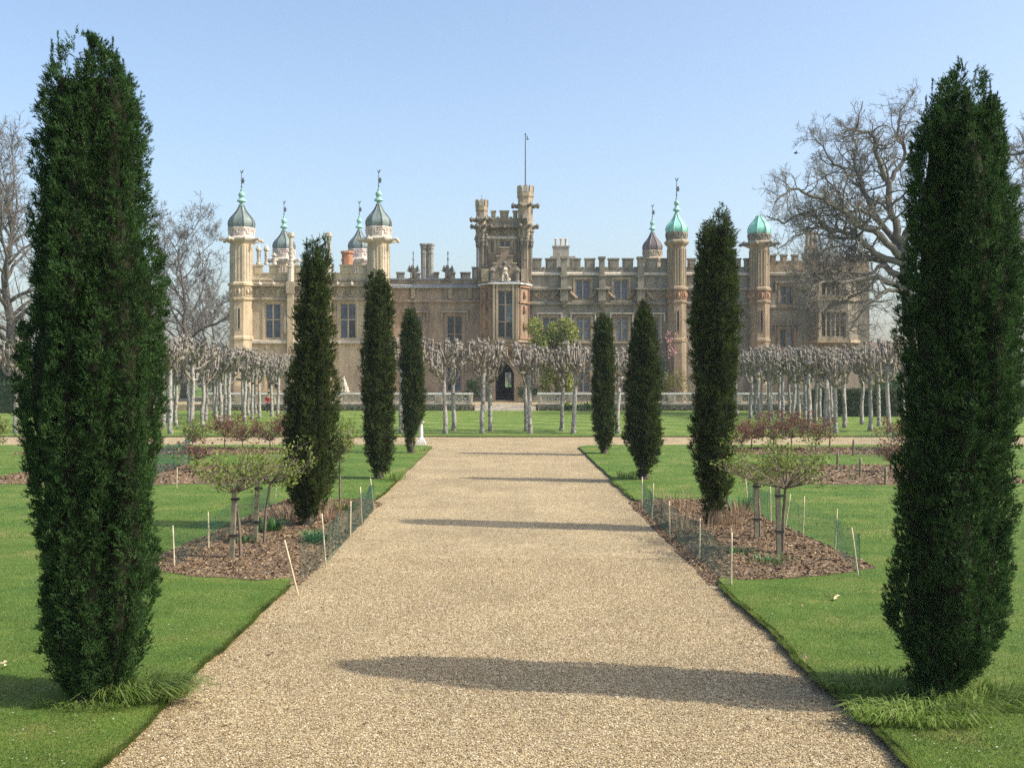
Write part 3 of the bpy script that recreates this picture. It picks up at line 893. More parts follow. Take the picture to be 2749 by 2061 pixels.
m.blob((cx_,D3-.45,lz+.35), .42, seed=4, n=8, m=6, sx=1.0, sy=.8); m.blob((cx_,D3-.55,lz+.8), .30, seed=5, n=8, m=6); m.blob((cx_,D3-.65,lz+1.15), .27, seed=6, n=8, m=6, amp=.4)
for s in (-1,1):
    m.tube([(cx_+s*.2,D3-.7,lz+.7),(cx_+s*.26,D3-.85,lz+.3),(cx_+s*.26,D3-.85,lz)], [.13,.1,.12], 6); m.blob((cx_+s*.42,D3-.4,lz+.2), .22, seed=s+8, n=6, m=5)
m.build('carved_lion', 'pale_stone', house)
for xs in (1322, 1389):
    pinnacle(xs, D3-.35, 761, 716, .26, 'dark_stone')
for xs in (1303, 1409):
    x = PX(xs,D3); MB().box(x-.35, x+.35, D3-.35, D3+.35, oz1+.302, oz1+1.6).build('pedestal', 'warm_stone', house)
# doorway: pointed arch, side piers, dark hall behind with its far window
m = MB(); n = 14
zs_ = dz1-1.0
arc = [(dx0 + (dx1-dx0)*k/n, zs_ + 1.0*(1-abs(2*k/n-1)**2.2)) for k in range(n+1)]
for (a, b), (a2, b2) in zip(arc[:-1], arc[1:]):
    m.quad((a,D,b),(a2,D,b2),(a2,D,dz1+.004),(a,D,dz1+.004)); m.quad((a,D,b),(a,D+.4,b),(a2,D+.4,b2),(a2,D,b2))
m.build('door_arch', 'warm_stone', house)
m = MB()
for (a, b), (a2, b2) in zip(arc[:-1], arc[1:]):
    cxm = (dx0+dx1)/2
    f_ = lambda p, q, k: (cxm+(p-cxm)*k, zs_+(q-zs_)*k)
    (i0,j0),(i1,j1),(o0,p0),(o1,p1) = f_(a,b,1.03), f_(a2,b2,1.03), f_(a,b,1.34), f_(a2,b2,1.34)
    m.poly([(i0,D-.12,j0),(i1,D-.12,j1),(o1,D-.12,p1),(o0,D-.12,p0)]); m.quad((o0,D-.12,p0),(o1,D-.12,p1),(o1,D,p1),(o0,D,p0)); m.quad((i0,D-.12,j0),(i0,D,j0),(i1,D,j1),(i1,D-.12,j1))
m.build('arch_moulding', 'tan_stucco', house)
for s, xx in ((-1,dx0-.25),(1,dx1+.25)): MB().box(xx-.2, xx+.2, D-.25, D-.003, .6, zs_+.1).build('door_pier', 'tan_stucco', house)
m = MB(); e = 133.0
m.quad((dx0,D+.4,.7),(dx0,e,.7),(dx0,e,dz1+.3),(dx0,D+.4,dz1+.3)); m.quad((dx1,D+.4,.7),(dx1,D+.4,dz1+.3),(dx1,e,dz1+.3),(dx1,e,.7))
m.quad((dx0,D+.4,.7),(dx1,D+.4,.7),(dx1,e,.7),(dx0,e,.7)); m.quad((dx0,D+.4,dz1+.3),(dx0,e,dz1+.3),(dx1,e,dz1+.3),(dx1,D+.4,dz1+.3))
fw = (PX(1357,e), PX(1373,e), PZ(1040,e), PZ(1000,e))
wall_front(m, dx0, dx1, .7, dz1+.3, e, [fw], .2)
m.build('hall', 'hall_dark', house)
m = MB(); m.box((fw[0]+fw[1])/2-.03, (fw[0]+fw[1])/2+.03, e+.05, e+.1, fw[2], fw[3]); m.box(fw[0], fw[1], e+.05, e+.1, fw[2]+.9, fw[2]+.96); m.build('far_window_bars', 'dark_wood', house)
for s, xx in ((-1,dx0+.02),(1,dx1-.10)):                   # the open door leaves
    lf = MB().box(xx, xx+.08, D+.45, D+1.3, .72, dz1-.5).build('door', 'dark_wood', house)
    MB().blob((xx+.04-s*.09, D+1.2, 1.75), .06, n=6, m=4).build('handle', 'iron', lf)

# --- grey battlemented range
D = 113.0
gx0, gx1 = PX(1414,D), PX(2040,D)
up = [(PX(a,D), PX(b,D), tz(805), tz(751)) for a, b in ((1545,1585),(1648,1688),(1935,1972))]
lo = [(PX(a,D), PX(b,D), tz(915), tz(852)) for a, b in ((1456,1496),(1546,1587),(1652,1687),(1745,1772),(1935,1972))]
gr = [(PX(a,D), PX(b,D), tz(1054), tz(973)) for a, b in ((1549,1585),(1652,1687),(1745,1772))]
block(gx0+.02, gx1, D, 132, GB, tz(737.5), 'grey_stucco', up + lo + gr)
for i, h in enumerate(up): window(*h, D, 1, (), 'glass_blue', 'warm_stone')
for i, h in enumerate(lo): window(*h, D, 1, (.52,), 'glass_pale' if i in (1,2) else 'glass_blue', 'warm_stone', hood='pale_stone')
for i, h in enumerate(gr): window(*h, D, 1, (.35,.7), 'glass_pale', 'warm_stone')
course(gx0, gx1, tz(737.5), D, .2, .22, 'pale_stone')
seg = [(1424,1506),(1524,1536),(1594,1608),(1624,1640),(1696,1711),(1728,1792),(1843,1925),(1985,2012)]
for a, b in seg:
    course(PX(a,D), PX(b,D), tz(777), D, .22, .32, 'grey_stucco')
    if b-a > 40: tracery(PX(a,D)+.1, PX(b,D)-.1, tz(806), tz(781), D, 'tan_stucco')
course(gx0, gx1, tz(811)-.2, D, .2, .24, 'grey_stucco')
z4 = lambda a: 1400+.22614*a
sp = [(z4(a), z4(b)) for a, b in ((115,240),(290,420),(580,705),(755,875),(1035,1160),(1205,1330),(1490,1620),(1665,1740))] + [(1848,1868),(1885,1913),(1925,1953),(1966,1990),(2000,2016)]
parapet(gx0, gx1, tz(737.5)+.102, tz(720.5), tz(693.5), D+.04, q(*sp), 'grey_stucco')
flat_roof(gx0, gx1, D+.5, 132, tz(735))
for a, b in ((1506,1523),(1608,1624),(1711,1728)):
    x0, x1 = PX(a,D), PX(b,D); xm = (x0+x1)/2
    mb = MB()
    mb.box(x0-.08, x1+.08, D-.72, D-.003, tz(809), tz(780)); mb.box(x0-.3, x1+.3, D-.95, D-.003, tz(780)+.003, tz(776))
    mb.box(x0, x1, D-.6, D-.003, tz(776)+.003, tz(745)); mb.box(x0-.08, x1+.08, D-.68, D-.003, tz(745)+.003, tz(742))
    mb.box(x0+.04, x1-.04, D-.5, D+.3, tz(742)+.003, tz(697)); mb.box(x0-.05, x1+.05, D-.6, D+.4, tz(697)+.003, tz(693.5)+.1)
    lv = [[(x0-.08,D-.72),(x1+.08,D-.72)], [(xm-.15,D-.25),(xm+.15,D-.25)]]
    zb_, zt_ = tz(830), tz(809)-.003
    mb.quad((xm-.12,D-.2,zb_),(xm+.12,D-.2,zb_),(x1+.08,D-.72,zt_),(x0-.08,D-.72,zt_)); mb.quad((xm-.12,D,zb_),(xm-.12,D-.2,zb_),(x0-.08,D-.72,zt_),(x0-.08,D,zt_)); mb.quad((xm+.12,D-.2,zb_),(xm+.12,D,zb_),(x1+.08,D,zt_),(x1+.08,D-.72,zt_))
    mb.build('buttress', 'grey_stucco', house)
    for s in (-1,1):                                       # carved scrolls either side
        m = MB(); xq = x0-.25 if s < 0 else x1+.25
        m.tube([(xq,D-.15,tz(782)),(xq+s*.3,D-.2,tz(792)),(xq+s*.75,D-.15,tz(803))], [.12,.16,.1], 5); m.blob((xq+s*.65,D-.12,tz(800)), .22, seed=a+s, n=6, m=5)
        m.build('carved_scroll', 'tan_stucco', house)
gt = ('tan_stucco', 'verdigris', 'grey_stucco', 'verdigris_trim')
turret(1817, 112.7, .93, 811, 777, 660, 628, 577, 546, 478, gt, garg=False, label='slim grey turret with bright green copper onion dome and tall spire')
turret(2039, 112.7, .97, 811, 779, 663, 632, 575, 546, 478, gt, spire=False, label='grey turret whose green dome is capped short, behind oak branches')
turret(1752, 131.0, .98, 811, 779, 704, 676, 626, 600, 550, ('warm_stone','brown_copper','warm_stone','verdigris_trim'), garg=False, label='rear turret with dark brown copper dome')
# chimneys behind the battlements
D2 = 122.0
m = MB().box(PX(1486,D2), PX(1528,D2), D2, D2+1, 13, PZ(664,D2)).box(PX(1484,D2), PX(1530,D2), D2-.08, D2+1.08, PZ(664,D2)+.003, PZ(660,D2)).box(PX(1478,D2), PX(1545,D2), D2-.2, D2+1.2, 12.5, PZ(689,D2))
ch = m.build('chimney', 'grey_chimney', house)
for xs in (1494, 1508, 1521):
    MB().lathe([(.17,PZ(660,D2)),(.15,PZ(644,D2)),(.2,PZ(643,D2)),(.2,PZ(641,D2)),(.14,PZ(640,D2)),(.05,PZ(638.5,D2))], PX(xs,D2), D2+.5, 10).build('chimney_pot', 'pale_stone', ch)
D2 = 124.0
m = MB().box(PX(2166,D2), PX(2198,D2), D2, D2+1, 13, PZ(660,D2))
for xs in (2171, 2182, 2193): m.lathe([(.22,PZ(661,D2)),(.2,PZ(628,D2)),(.27,PZ(627,D2)),(.27,PZ(621,D2))], PX(xs,D2), D2+.5, 8)
m.build('chimney', 'tan_stucco', house)

# --- plain wing beyond the last turret, with its bay
D = 116.0
rz = lambda y: PZ(y, 116.0)
rx0, rx1 = PX(2050,D), PX(2335,D)
rh = [(PX(2095,D), PX(2129,D), rz(818), rz(768)), (PX(2093,D), PX(2131,D), rz(932), rz(882))]
block(rx0, rx1, D, 134, GB, rz(738), 'grey_stucco', rh)
window(*rh[0], D, 1, (), 'glass_blue', 'tan_stucco', hood='grey_stucco'); window(*rh[1], D, 1, (), 'glass_pale', 'tan_stucco', hood='dark_stone')
course(rx0, rx1, rz(738), D, .24, .26, 'grey_stucco'); course(rx0, PX(2180,D), rz(826), D, .2, .2, 'grey_stucco')
parapet(rx0, rx1, rz(738)+.122, rz(704), rz(684), D+.03, q((2068,2084),(2098,2114),(2128,2144),(2158,2174),(2188,2204),(2218,2234),(2248,2264),(2278,2294),(2308,2335)), 'tan_stucco')
flat_roof(rx0, rx1, D+.5, 134, rz(735))
by = D-1.8
b0, b1, f0, f1 = PX(2176,D), PX(2305,D), PX(2199,by), PX(2277,by)
zz0, zz1 = rz(914), rz(738)
mb = MB()
hl = [(PX(2204,by), PX(2272,by), PZ(905,by), PZ(838,by)), (PX(2204,by), PX(2272,by), PZ(795,by), PZ(752,by))]
wall_front(mb, f0, f1, zz0, zz1, by, hl)
mb.quad((b0,D,zz0),(f0,by,zz0),(f0,by,zz1),(b0,D,zz1)); mb.quad((f1,by,zz0),(b1,D,zz0),(b1,D,zz1),(f1,by,zz1)); mb.poly([(b0,D,zz0),(b1,D,zz0),(f1,by,zz0),(f0,by,zz0)]); mb.poly([(b0,D,zz1),(f0,by,zz1),(f1,by,zz1),(b1,D,zz1)])
mb.build('bay', 'grey_stucco', house)
for h in hl: window(*h, by, 4, (), 'glass_dark', 'warm_stone')
for zq, t in ((PZ(803,by), .4), (zz0-.15, .3), (zz1+.15, .3)):
    MB().prism([(b0-.2,D-.005),(f0-.2,by-.25),(f1+.2,by-.25),(b1+.2,D-.005)], zq-t/2+.003, zq+t/2-.003).build('bay_band', 'warm_stone', house)
x = PX(2067,114.6); MB().lathe([(.09,GB),(.09,rz(745))], x, D-.3, 8).build('downpipe', 'iron', house)
# low service range at the far end
D = 122.0
ax0, ax1 = PX(2330,D), PX(2520,D)
out = empty('service_range', ((ax0+ax1)/2, D, 0), 'plain tan low building beyond the end of the mansion, behind oak', 'building')
m = MB(); m.box(ax0, ax1, D, D+9, 0, PZ(955,D)); m.build('wall', 'tan_stucco', out)
m = MB(); ym = D+4.5; zr = PZ(955,D)
m.quad((ax0-.3,D-.4,zr),(ax1+.3,D-.4,zr),(ax1+.3,ym,zr+1.6),(ax0-.3,ym,zr+1.6)); m.quad((ax0-.3,ym,zr+1.6),(ax1+.3,ym,zr+1.6),(ax1+.3,D+9.4,zr),(ax0-.3,D+9.4,zr)); m.poly([(ax0-.1,D,zr),(ax0-.1,ym,zr+1.6),(ax0-.1,D+9,zr)])
m.build('roof', 'roof_tile', out)
for k in range(3):
    xx = ax0+1.5+k*2.4
    w_ = MB().box(xx, xx+1.1, D-.04, D-.003, zr-2.6, zr-1.1).build('window', 'glass_dark', out)
    MB().box(xx-.12, xx+1.22, D-.1, D-.003, zr-2.8, zr-2.603).build('sill', 'pale_stone', w_)

# ================================================================== terrace, balustrades, steps
TZ = .6
mb = MB(); mb.box(-60, 60, 99.3, 140, -.03, TZ)
struct(mb.build('terrace', 'gravel'))
st_o = empty('garden_steps', (0, 98.6, 0), 'shallow pale stone steps between the two balustrades below the door', 'steps')
for k in range(4):
    MB().box(-2.75, 2.75, 97.9+k*.36, 99.5, .0+k*.15, .148+k*.15).build('step', 'pale_stone', st_o)
def balustrade(x0, x1, label):
    y = 99.0
    o = empty('balustrade', ((x0+x1)/2, y, 0), label, 'balustrade')
    MB().box(x0, x1, y-.22, y+.22, 0, .62).build('plinth', 'warm_stone', o)
    MB().box(x0, x1, y-.28, y+.28, .622, .70).build('base_moulding', 'pale_stone', o)
    MB().box(x0-.06, x1+.06, y-.30, y+.30, 1.50, 1.66).build('coping', 'white_stone', o)
    n = max(2, round((x1-x0)/3.1)); w = (x1-x0)/n
    for i in range(n+1):
        c = x0+i*w
        a, b = max(x0, c-.35), min(x1, c+.35)
        p = MB().box(a, b, y-.26, y+.26, .702, 1.498).build('pier', 'pale_stone', o)
        MB().box(a+.12, b-.12, y-.29, y-.262, .82, 1.38).build('panel', 'warm_stone', p)
    for i in range(n):
        a, b = x0+i*w+.352, x0+(i+1)*w-.352
        m = MB(); k = 4; cw = (b-a)/k
        m.box(a, b, y-.10, y+.10, .702, .78); m.box(a, b, y-.10, y+.10, 1.42, 1.498)
        for j in range(k):
            u, v = a+j*cw, a+(j+1)*cw
            m.bar((u,y,.8),(v,y,1.4),.1,.16,(0,1,0)); m.bar((u,y-.003,1.4),(v,y-.003,.8),.1,.16,(0,1,0))
            m.blob(((u+v)/2,y,1.1), .13, seed=j, n=6, m=4); 
            if j: m.box(u-.045, u+.045, y-.09, y+.09, .781, 1.419)
        m.build('pierced_panel', 'pale_stone', o)
    return o
balustrade(-27, -2.95, 'pierced stone balustrade with white coping in front of the cream wing')
balustrade(2.95, 27, 'pierced stone balustrade with white coping in front of the grey battlemented range')

# seated stone hound on the balustrade
def skin_fig(name, joints, edges, mat, parent=None, sub=2):
    """joints: list of (x,y,z,r) in world coordinates; one continuous skin"""
    me = bpy.data.meshes.new(name)
    me.from_pydata([j[:3] for j in joints], edges, [])
    o = link(name, me, parent)
    m = o.modifiers.new('skin', 'SKIN'); m.use_smooth_shade = True
    for i, j in enumerate(joints):
        sv = me.skin_vertices[0].data[i]
        sv.radius = (j[3], j[3]) if len(j) == 4 else (j[3], j[4])
        sv.use_root = (i == 0)
    s = o.modifiers.new('sub', 'SUBSURF'); s.levels = sub; s.render_levels = sub
    me.materials.append(MATS[mat])
    return o
sx, sy = PX(928,99), 99.0
J = [(sx,sy+.10,1.95,.24),(sx-.05,sy-.02,2.35,.22),(sx-.10,sy-.10,2.70,.15),(sx-.14,sy-.15,2.92,.14),(sx-.34,sy-.22,2.88,.07),
     (sx-.22,sy-.2,2.2,.10),(sx-.26,sy-.22,1.9,.08),(sx-.26,sy-.26,1.70,.08),
     (sx+.04,sy-.22,2.2,.10),(sx+.0,sy-.24,1.9,.08),(sx+.0,sy-.28,1.70,.08),
     (sx+.2,sy+.05,1.84,.17),(sx+.1,sy-.12,1.72,.08),(sx+.3,sy+.15,1.76,.06),(sx+.44,sy+.1,1.82,.04)]
hd = skin_fig('stone_hound', J, [(0,1),(1,2),(2,3),(3,4),(1,5),(5,6),(6,7),(1,8),(8,9),(9,10),(0,11),(11,12),(11,13),(13,14)], 'pale_stone')
tag(hd, 'weathered stone hound sitting upright on the balustrade coping', 'statue')
for s in (-1,1):
    MB().tube([(sx-.12,sy-.13+s*.09,3.02),(sx-.10,sy-.12+s*.12,3.16)], [.05,.02], 5).build('ear', 'pale_stone', hd)
# white pedestal at the corner of the paths
px_, pd_ = GP(1131, 1190)
pe = MB(); z = 0
pe.box(px_-.21, px_+.21, pd_-.21, pd_+.21, 0, .12); pe.box(px_-.16, px_+.16, pd_-.16, pd_+.16, .122, .22)
pe.lathe([(.15,.222),(.12,.27),(.085,.32),(.095,.5),(.085,.65),(.07,.82),(.065,.9),(.10,.94),(.10,.97),(.07,1.0)], px_, pd_, 14)
pe.box(px_-.13, px_+.13, pd_-.13, pd_+.13, .998, 1.05)
ped = pe.build('sundial_pedestal', 'white_stone')
tag(ped, 'small white stone pedestal on the lawn corner beside the farthest yew', 'pedestal')
MB().xzprism([(px_-.07,1.051),(px_+.05,1.051),(px_-.05,1.17)], pd_-.01, pd_+.01).build('gnomon', 'iron', ped)

# ================================================================== yews
def needles(P, Dv, L, nn, nl, nw, rng, spread=(.5,1.1), taper=True):
    """P,Dv: shoots (n,3); L: lengths; nn needles on each, one thin triangle per needle"""
    n = len(P)
    t = rng.random((n, nn))**.8
    base = P[:,None,:] + Dv[:,None,:]*(L[:,None]*t)[:,:,None]
    a = rng.normal(size=(n, nn, 3))
    a -= (a*Dv[:,None,:]).sum(2, keepdims=True)*Dv[:,None,:]
    a /= np.linalg.norm(a, axis=2, keepdims=True)+1e-9
    ang = rng.uniform(spread[0], spread[1], (n, nn, 1))*(1-.45*t[:,:,None])
    d = a*np.sin(ang) + Dv[:,None,:]*np.cos(ang)
    l = nl*rng.uniform(.7, 1.3, (n, nn, 1))
    w = np.cross(d, rng.normal(size=(n, nn, 3))); w /= np.linalg.norm(w, axis=2, keepdims=True)+1e-9
    w *= nw/2
    v = np.stack([base-w, base+w, base+d*l], 2).reshape(-1, 3)
    T = np.arange(len(v)).reshape(-1, 3)
    return v, T
def yew(prof, ybase, label, shoots, nn, nl, nw, sl, seed, mat, spikes, plumes=10):
    """prof: (y, x_left, x_right) rows of the outline in the photograph"""
    rng = np.random.default_rng(seed)
    k = 1.24333
    D = PD(ybase*k, LAWN_Z)
    prof = sorted(prof, key=lambda q: -q[0])
    zz = np.array([max(.06, PZ(y*k, D)) for y, a, b in prof])
    cx = np.array([(PX(a*k, D)+PX(b*k, D))/2 for y, a, b in prof])
    rr = np.array([(PX(b*k, D)-PX(a*k, D))/2 for y, a, b in prof])
    bx_, zt = float(cx[0]), float(zz[-1])
    o = empty('irish_yew', (bx_, D, LAWN_Z), label, 'yew', 'columnar yews along the gravel path')
    # plumes: upright branches, each with its own tip, side by side with clefts between
    npl = plumes; nin = 6
    ph0 = np.concatenate([(np.arange(npl)+rng.normal(size=npl)*.22)/npl*2*math.pi, np.arange(nin)/nin*2*math.pi])
    wid = np.concatenate([rng.uniform(2.2,3.1,npl)/npl, np.full(nin, .30)])
    off = np.concatenate([rng.uniform(.84,1.03,npl)-wid[:npl], np.full(nin, .30)])
    tip = zt - np.concatenate([rng.random(npl)**1.2*.09*zt, rng.uniform(.05,.10,nin)*zt])
    tip[rng.integers(0, len(tip))] = zt
    def envelope(th, z):
        """outer reach and the way out of the plume there"""
        rz = np.interp(z, zz, rr)
        best = np.zeros(len(z)); ox = np.cos(th); oy = np.sin(th)
        for k in range(len(ph0)):
            phk = ph0[k] + .10*np.sin(z*1.1 + k*2.1) + .04*np.sin(z*3.1+k)
            a = off[k]*rz*(1+.06*np.sin(z*1.9+k*1.7)); w = wid[k]*rz*(1+.16*np.sin(z*2.3+k*3.3)+.10*np.sin(z*5.3+k*1.9))
            w = w*np.clip((tip[k]-z)/(.075*zt), 0, 1)**.6
            dl = th-phk; q = w*w-(a*np.sin(dl))**2
            e = np.where(q > 0, a*np.cos(dl)+np.sqrt(np.maximum(q, 0)), 0)
            m_ = e > best
            best = np.where(m_, e, best)
            nx = (e*np.cos(th)-a*np.cos(phk)); ny = (e*np.sin(th)-a*np.sin(phk)); nl_ = np.hypot(nx, ny)+1e-6
            ox = np.where(m_, nx/nl_, ox); oy = np.where(m_, ny/nl_, oy)
        return best, ox, oy
    lump = .09
    # area-weighted tufts, several shoots from each
    g = np.linspace(zz[0], zz[-1], 300); rg = np.interp(g, zz, rr)
    cdf = np.cumsum(rg+.12); cdf /= cdf[-1]
    def surf(n):
        z = np.interp(rng.random(n), cdf, g); th = rng.random(n)*2*math.pi
        r, ox, oy = envelope(th, z)
        b1 = np.array([abs(noise.noise(Vector((math.cos(t)*R_*5.0, math.sin(t)*R_*5.0, h*1.7+seed*4)))) for t, h, R_ in zip(th, z, r)])
        b2 = np.array([noise.noise(Vector((math.cos(t)*R_*7.5, math.sin(t)*R_*7.5, h*6.0+seed*7))) for t, h, R_ in zip(th, z, r)])
        b3 = np.array([noise.noise(Vector((math.cos(t)*R_*2.2, math.sin(t)*R_*2.2, h*1.3+seed*3))) for t, h, R_ in zip(th, z, r)])
        k = r > .04
        return z[k], th[k], np.maximum(.02, r + lump*(.15 - .55*np.clip(1-b1*3.4, 0, 1) + .9*b2 + .8*b3))[k], np.interp(z, zz, cx)[k], ox[k], oy[k]
    sets = []; lump = max(.085, .055*rr.max()+.03)
    per = 6
    z, th, r, c, ox, oy = surf(shoots//per); nt = len(z)
    rad = np.maximum(.02, r - sl*.55 - rng.random(nt)**2*sl*1.2)
    P = np.repeat(np.stack([c+rad*np.cos(th), D+rad*np.sin(th), z], 1), per, 0) + rng.normal(size=(nt*per,3))*sl*.14
    A = np.repeat(np.stack([ox*.62, oy*.62, np.full(nt, .80)], 1) + rng.normal(size=(nt,3))*.18, per, 0)
    Dv = A + rng.normal(size=(nt*per,3))*.34
    Dv /= np.linalg.norm(Dv, axis=1, keepdims=True)
    sets.append(needles(P, Dv, sl*rng.uniform(.5, 1.1, nt*per), nn, nl, nw, rng))
    z, th, r, c, ox, oy = surf(shoots//2); nf = len(z)   # plain shoots that close the gaps deeper in
    rad = np.maximum(.02, r - sl*(.8+1.0*rng.random(nf)))
    P = np.stack([c+rad*np.cos(th), D+rad*np.sin(th), z], 1)
    Dv = np.stack([ox*.55, oy*.55, np.full(nf, .8)], 1) + rng.normal(size=(nf,3))*.35
    Dv /= np.linalg.norm(Dv, axis=1, keepdims=True)
    sets.append(needles(P, Dv, sl*rng.uniform(.7, 1.2, nf), nn, nl*1.1, nw*1.25, rng))
    # leading shoots at the top
    k = np.concatenate([np.arange(len(tip)), rng.integers(0, len(tip), spikes*3)])
    ns = len(k); rt = np.interp(tip[k]-.5, zz, rr)
    zq = tip[k]-.25*sl/.085; rt = np.interp(zq, zz, rr)
    aq = ph0[k] + .10*np.sin(zq*1.1 + k*2.1) + .04*np.sin(zq*3.1+k); oq = off[k]*rt*(1+.06*np.sin(zq*1.9+k*1.7))
    P = np.stack([np.interp(zq, zz, cx)+oq*np.cos(aq), D+oq*np.sin(aq), zq-.05], 1)
    P[len(tip):,:2] += rng.normal(size=(spikes*3,2))*.05*rr.max(); P[len(tip):,2] -= .05+rng.random(spikes*3)*.35
    Dv = np.stack([np.zeros(ns), np.zeros(ns), np.ones(ns)], 1)+rng.normal(size=(ns,3))*.06
    Dv /= np.linalg.norm(Dv, axis=1, keepdims=True)
    L = rng.uniform(.18, .32, ns)*sl/.085
    v2, T2 = needles(P, Dv, L, nn*10, nl, nw, rng, (.6, 1.2))
    sets.append((v2, T2))
    V = np.concatenate([q_[0] for q_ in sets]); T = np.arange(len(V)).reshape(-1, 3)
    me = tri_mesh('crown', V, T, mat)
    link('crown', me, o)
    # solid core inside the crown, coloured dark to stand in for its inner shade
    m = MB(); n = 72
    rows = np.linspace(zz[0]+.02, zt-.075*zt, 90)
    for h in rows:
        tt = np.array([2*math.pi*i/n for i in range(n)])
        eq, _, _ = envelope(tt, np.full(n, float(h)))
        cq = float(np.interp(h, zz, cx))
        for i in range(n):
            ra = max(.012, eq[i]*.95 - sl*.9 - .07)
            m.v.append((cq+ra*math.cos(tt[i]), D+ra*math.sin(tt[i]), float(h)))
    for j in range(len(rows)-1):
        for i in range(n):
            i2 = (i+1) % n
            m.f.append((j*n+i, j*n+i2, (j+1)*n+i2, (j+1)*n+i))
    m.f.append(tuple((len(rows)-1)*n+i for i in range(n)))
    m.build('shade_core', 'yew_core_shade', o, True)
    MB().tube([(bx_,D,-.05),(bx_+.02,D,.25),(bx_,D,.6)], [.16,.13,.11], 8).build('trunk', 'bark_dark', o)
    return o
yew([(70,140,160),(85,125,250),(110,112,270),(150,103,292),(220,88,318),(300,80,331),(380,72,333),(450,70,335),(530,62,342),(600,60,355),(680,58,360),(750,45,365),(830,40,367),(900,40,366),(950,45,364),(1000,58,358),(1100,70,345),(1200,72,340),(1300,78,330),(1400,92,318),(1450,108,300),(1485,125,275),(1508,150,235)],
    1508, 'tallest dark yew column at the near left, long grass at its foot', 32000, 9, .028, .0075, .07, 1, 'yew_needles', 20, 10)
yew([(132,2060,2090),(150,2020,2150),(200,1992,2163),(260,1975,2178),(320,1963,2190),(400,1955,2202),(480,1950,2214),(600,1947,2222),(700,1945,2224),(800,1943,2222),(900,1940,2218),(1000,1930,2205),(1100,1926,2194),(1200,1924,2196),(1290,1922,2190),(1335,1912,2183),(1380,1924,2172),(1430,1942,2145),(1470,1955,2105),(1498,1985,2050)],
    1498, 'tallest dark yew column at the near right casting a long shadow over gravel', 32000, 9, .028, .0075, .07, 2, 'yew_needles', 20, 10)
yew([(510,650,715),(540,645,720),(600,640,725),(700,632,728),(800,620,732),(900,608,738),(1000,602,740),(1050,610,728),(1100,632,702),(1140,648,678)],
    1140, 'dark yew in the netted bed left of the path, bulging low on its trunk', 13000, 7, .046, .012, .11, 3, 'yew_needles_far', 9, 9)
yew([(447,1512,1590),(480,1503,1595),(520,1497,1600),(600,1491,1606),(700,1480,1606),(800,1487,1600),(900,1487,1600),(1000,1488,1594),(1050,1500,1588),(1100,1515,1570),(1138,1527,1553)],
    1138, 'dark yew in the netted bed right of the path beside two standard roses', 13000, 7, .046, .012, .11, 4, 'yew_needles_far', 10, 9)
yew([(586,792,848),(620,788,854),(650,785,856),(750,780,857),(850,778,857),(950,783,857),(1000,792,850),(1033,806,832)],
    1033, 'smooth slender yew third along the left side of the path', 9000, 7, .062, .016, .13, 5, 'yew_needles_far', 5, 9)
yew([(650,1374,1408),(675,1368,1416),(700,1362,1420),(800,1350,1430),(850,1345,1435),(900,1344,1436),(950,1344,1436),(1000,1365,1420),(1035,1380,1400)],
    1035, 'ragged yew third along the right side of the path, widest low down', 9000, 7, .062, .016, .13, 6, 'yew_needles_far', 7, 9)
yew([(665,874,904),(700,864,912),(740,861,916),(800,860,918),(860,860,924),(900,865,918),(950,872,900),(978,880,894)],
    978, 'last yew on the left of the path, behind the white pedestal', 7000, 6, .075, .020, .15, 7, 'yew_needles_far', 4, 9)
yew([(678,1286,1324),(710,1278,1328),(750,1275,1330),(850,1273,1332),(930,1275,1332),(960,1284,1326),(979,1297,1312)],
    979, 'last yew on the right of the path, narrow rounded column', 7000, 6, .075, .020, .15, 8, 'yew_needles_far', 4, 9)

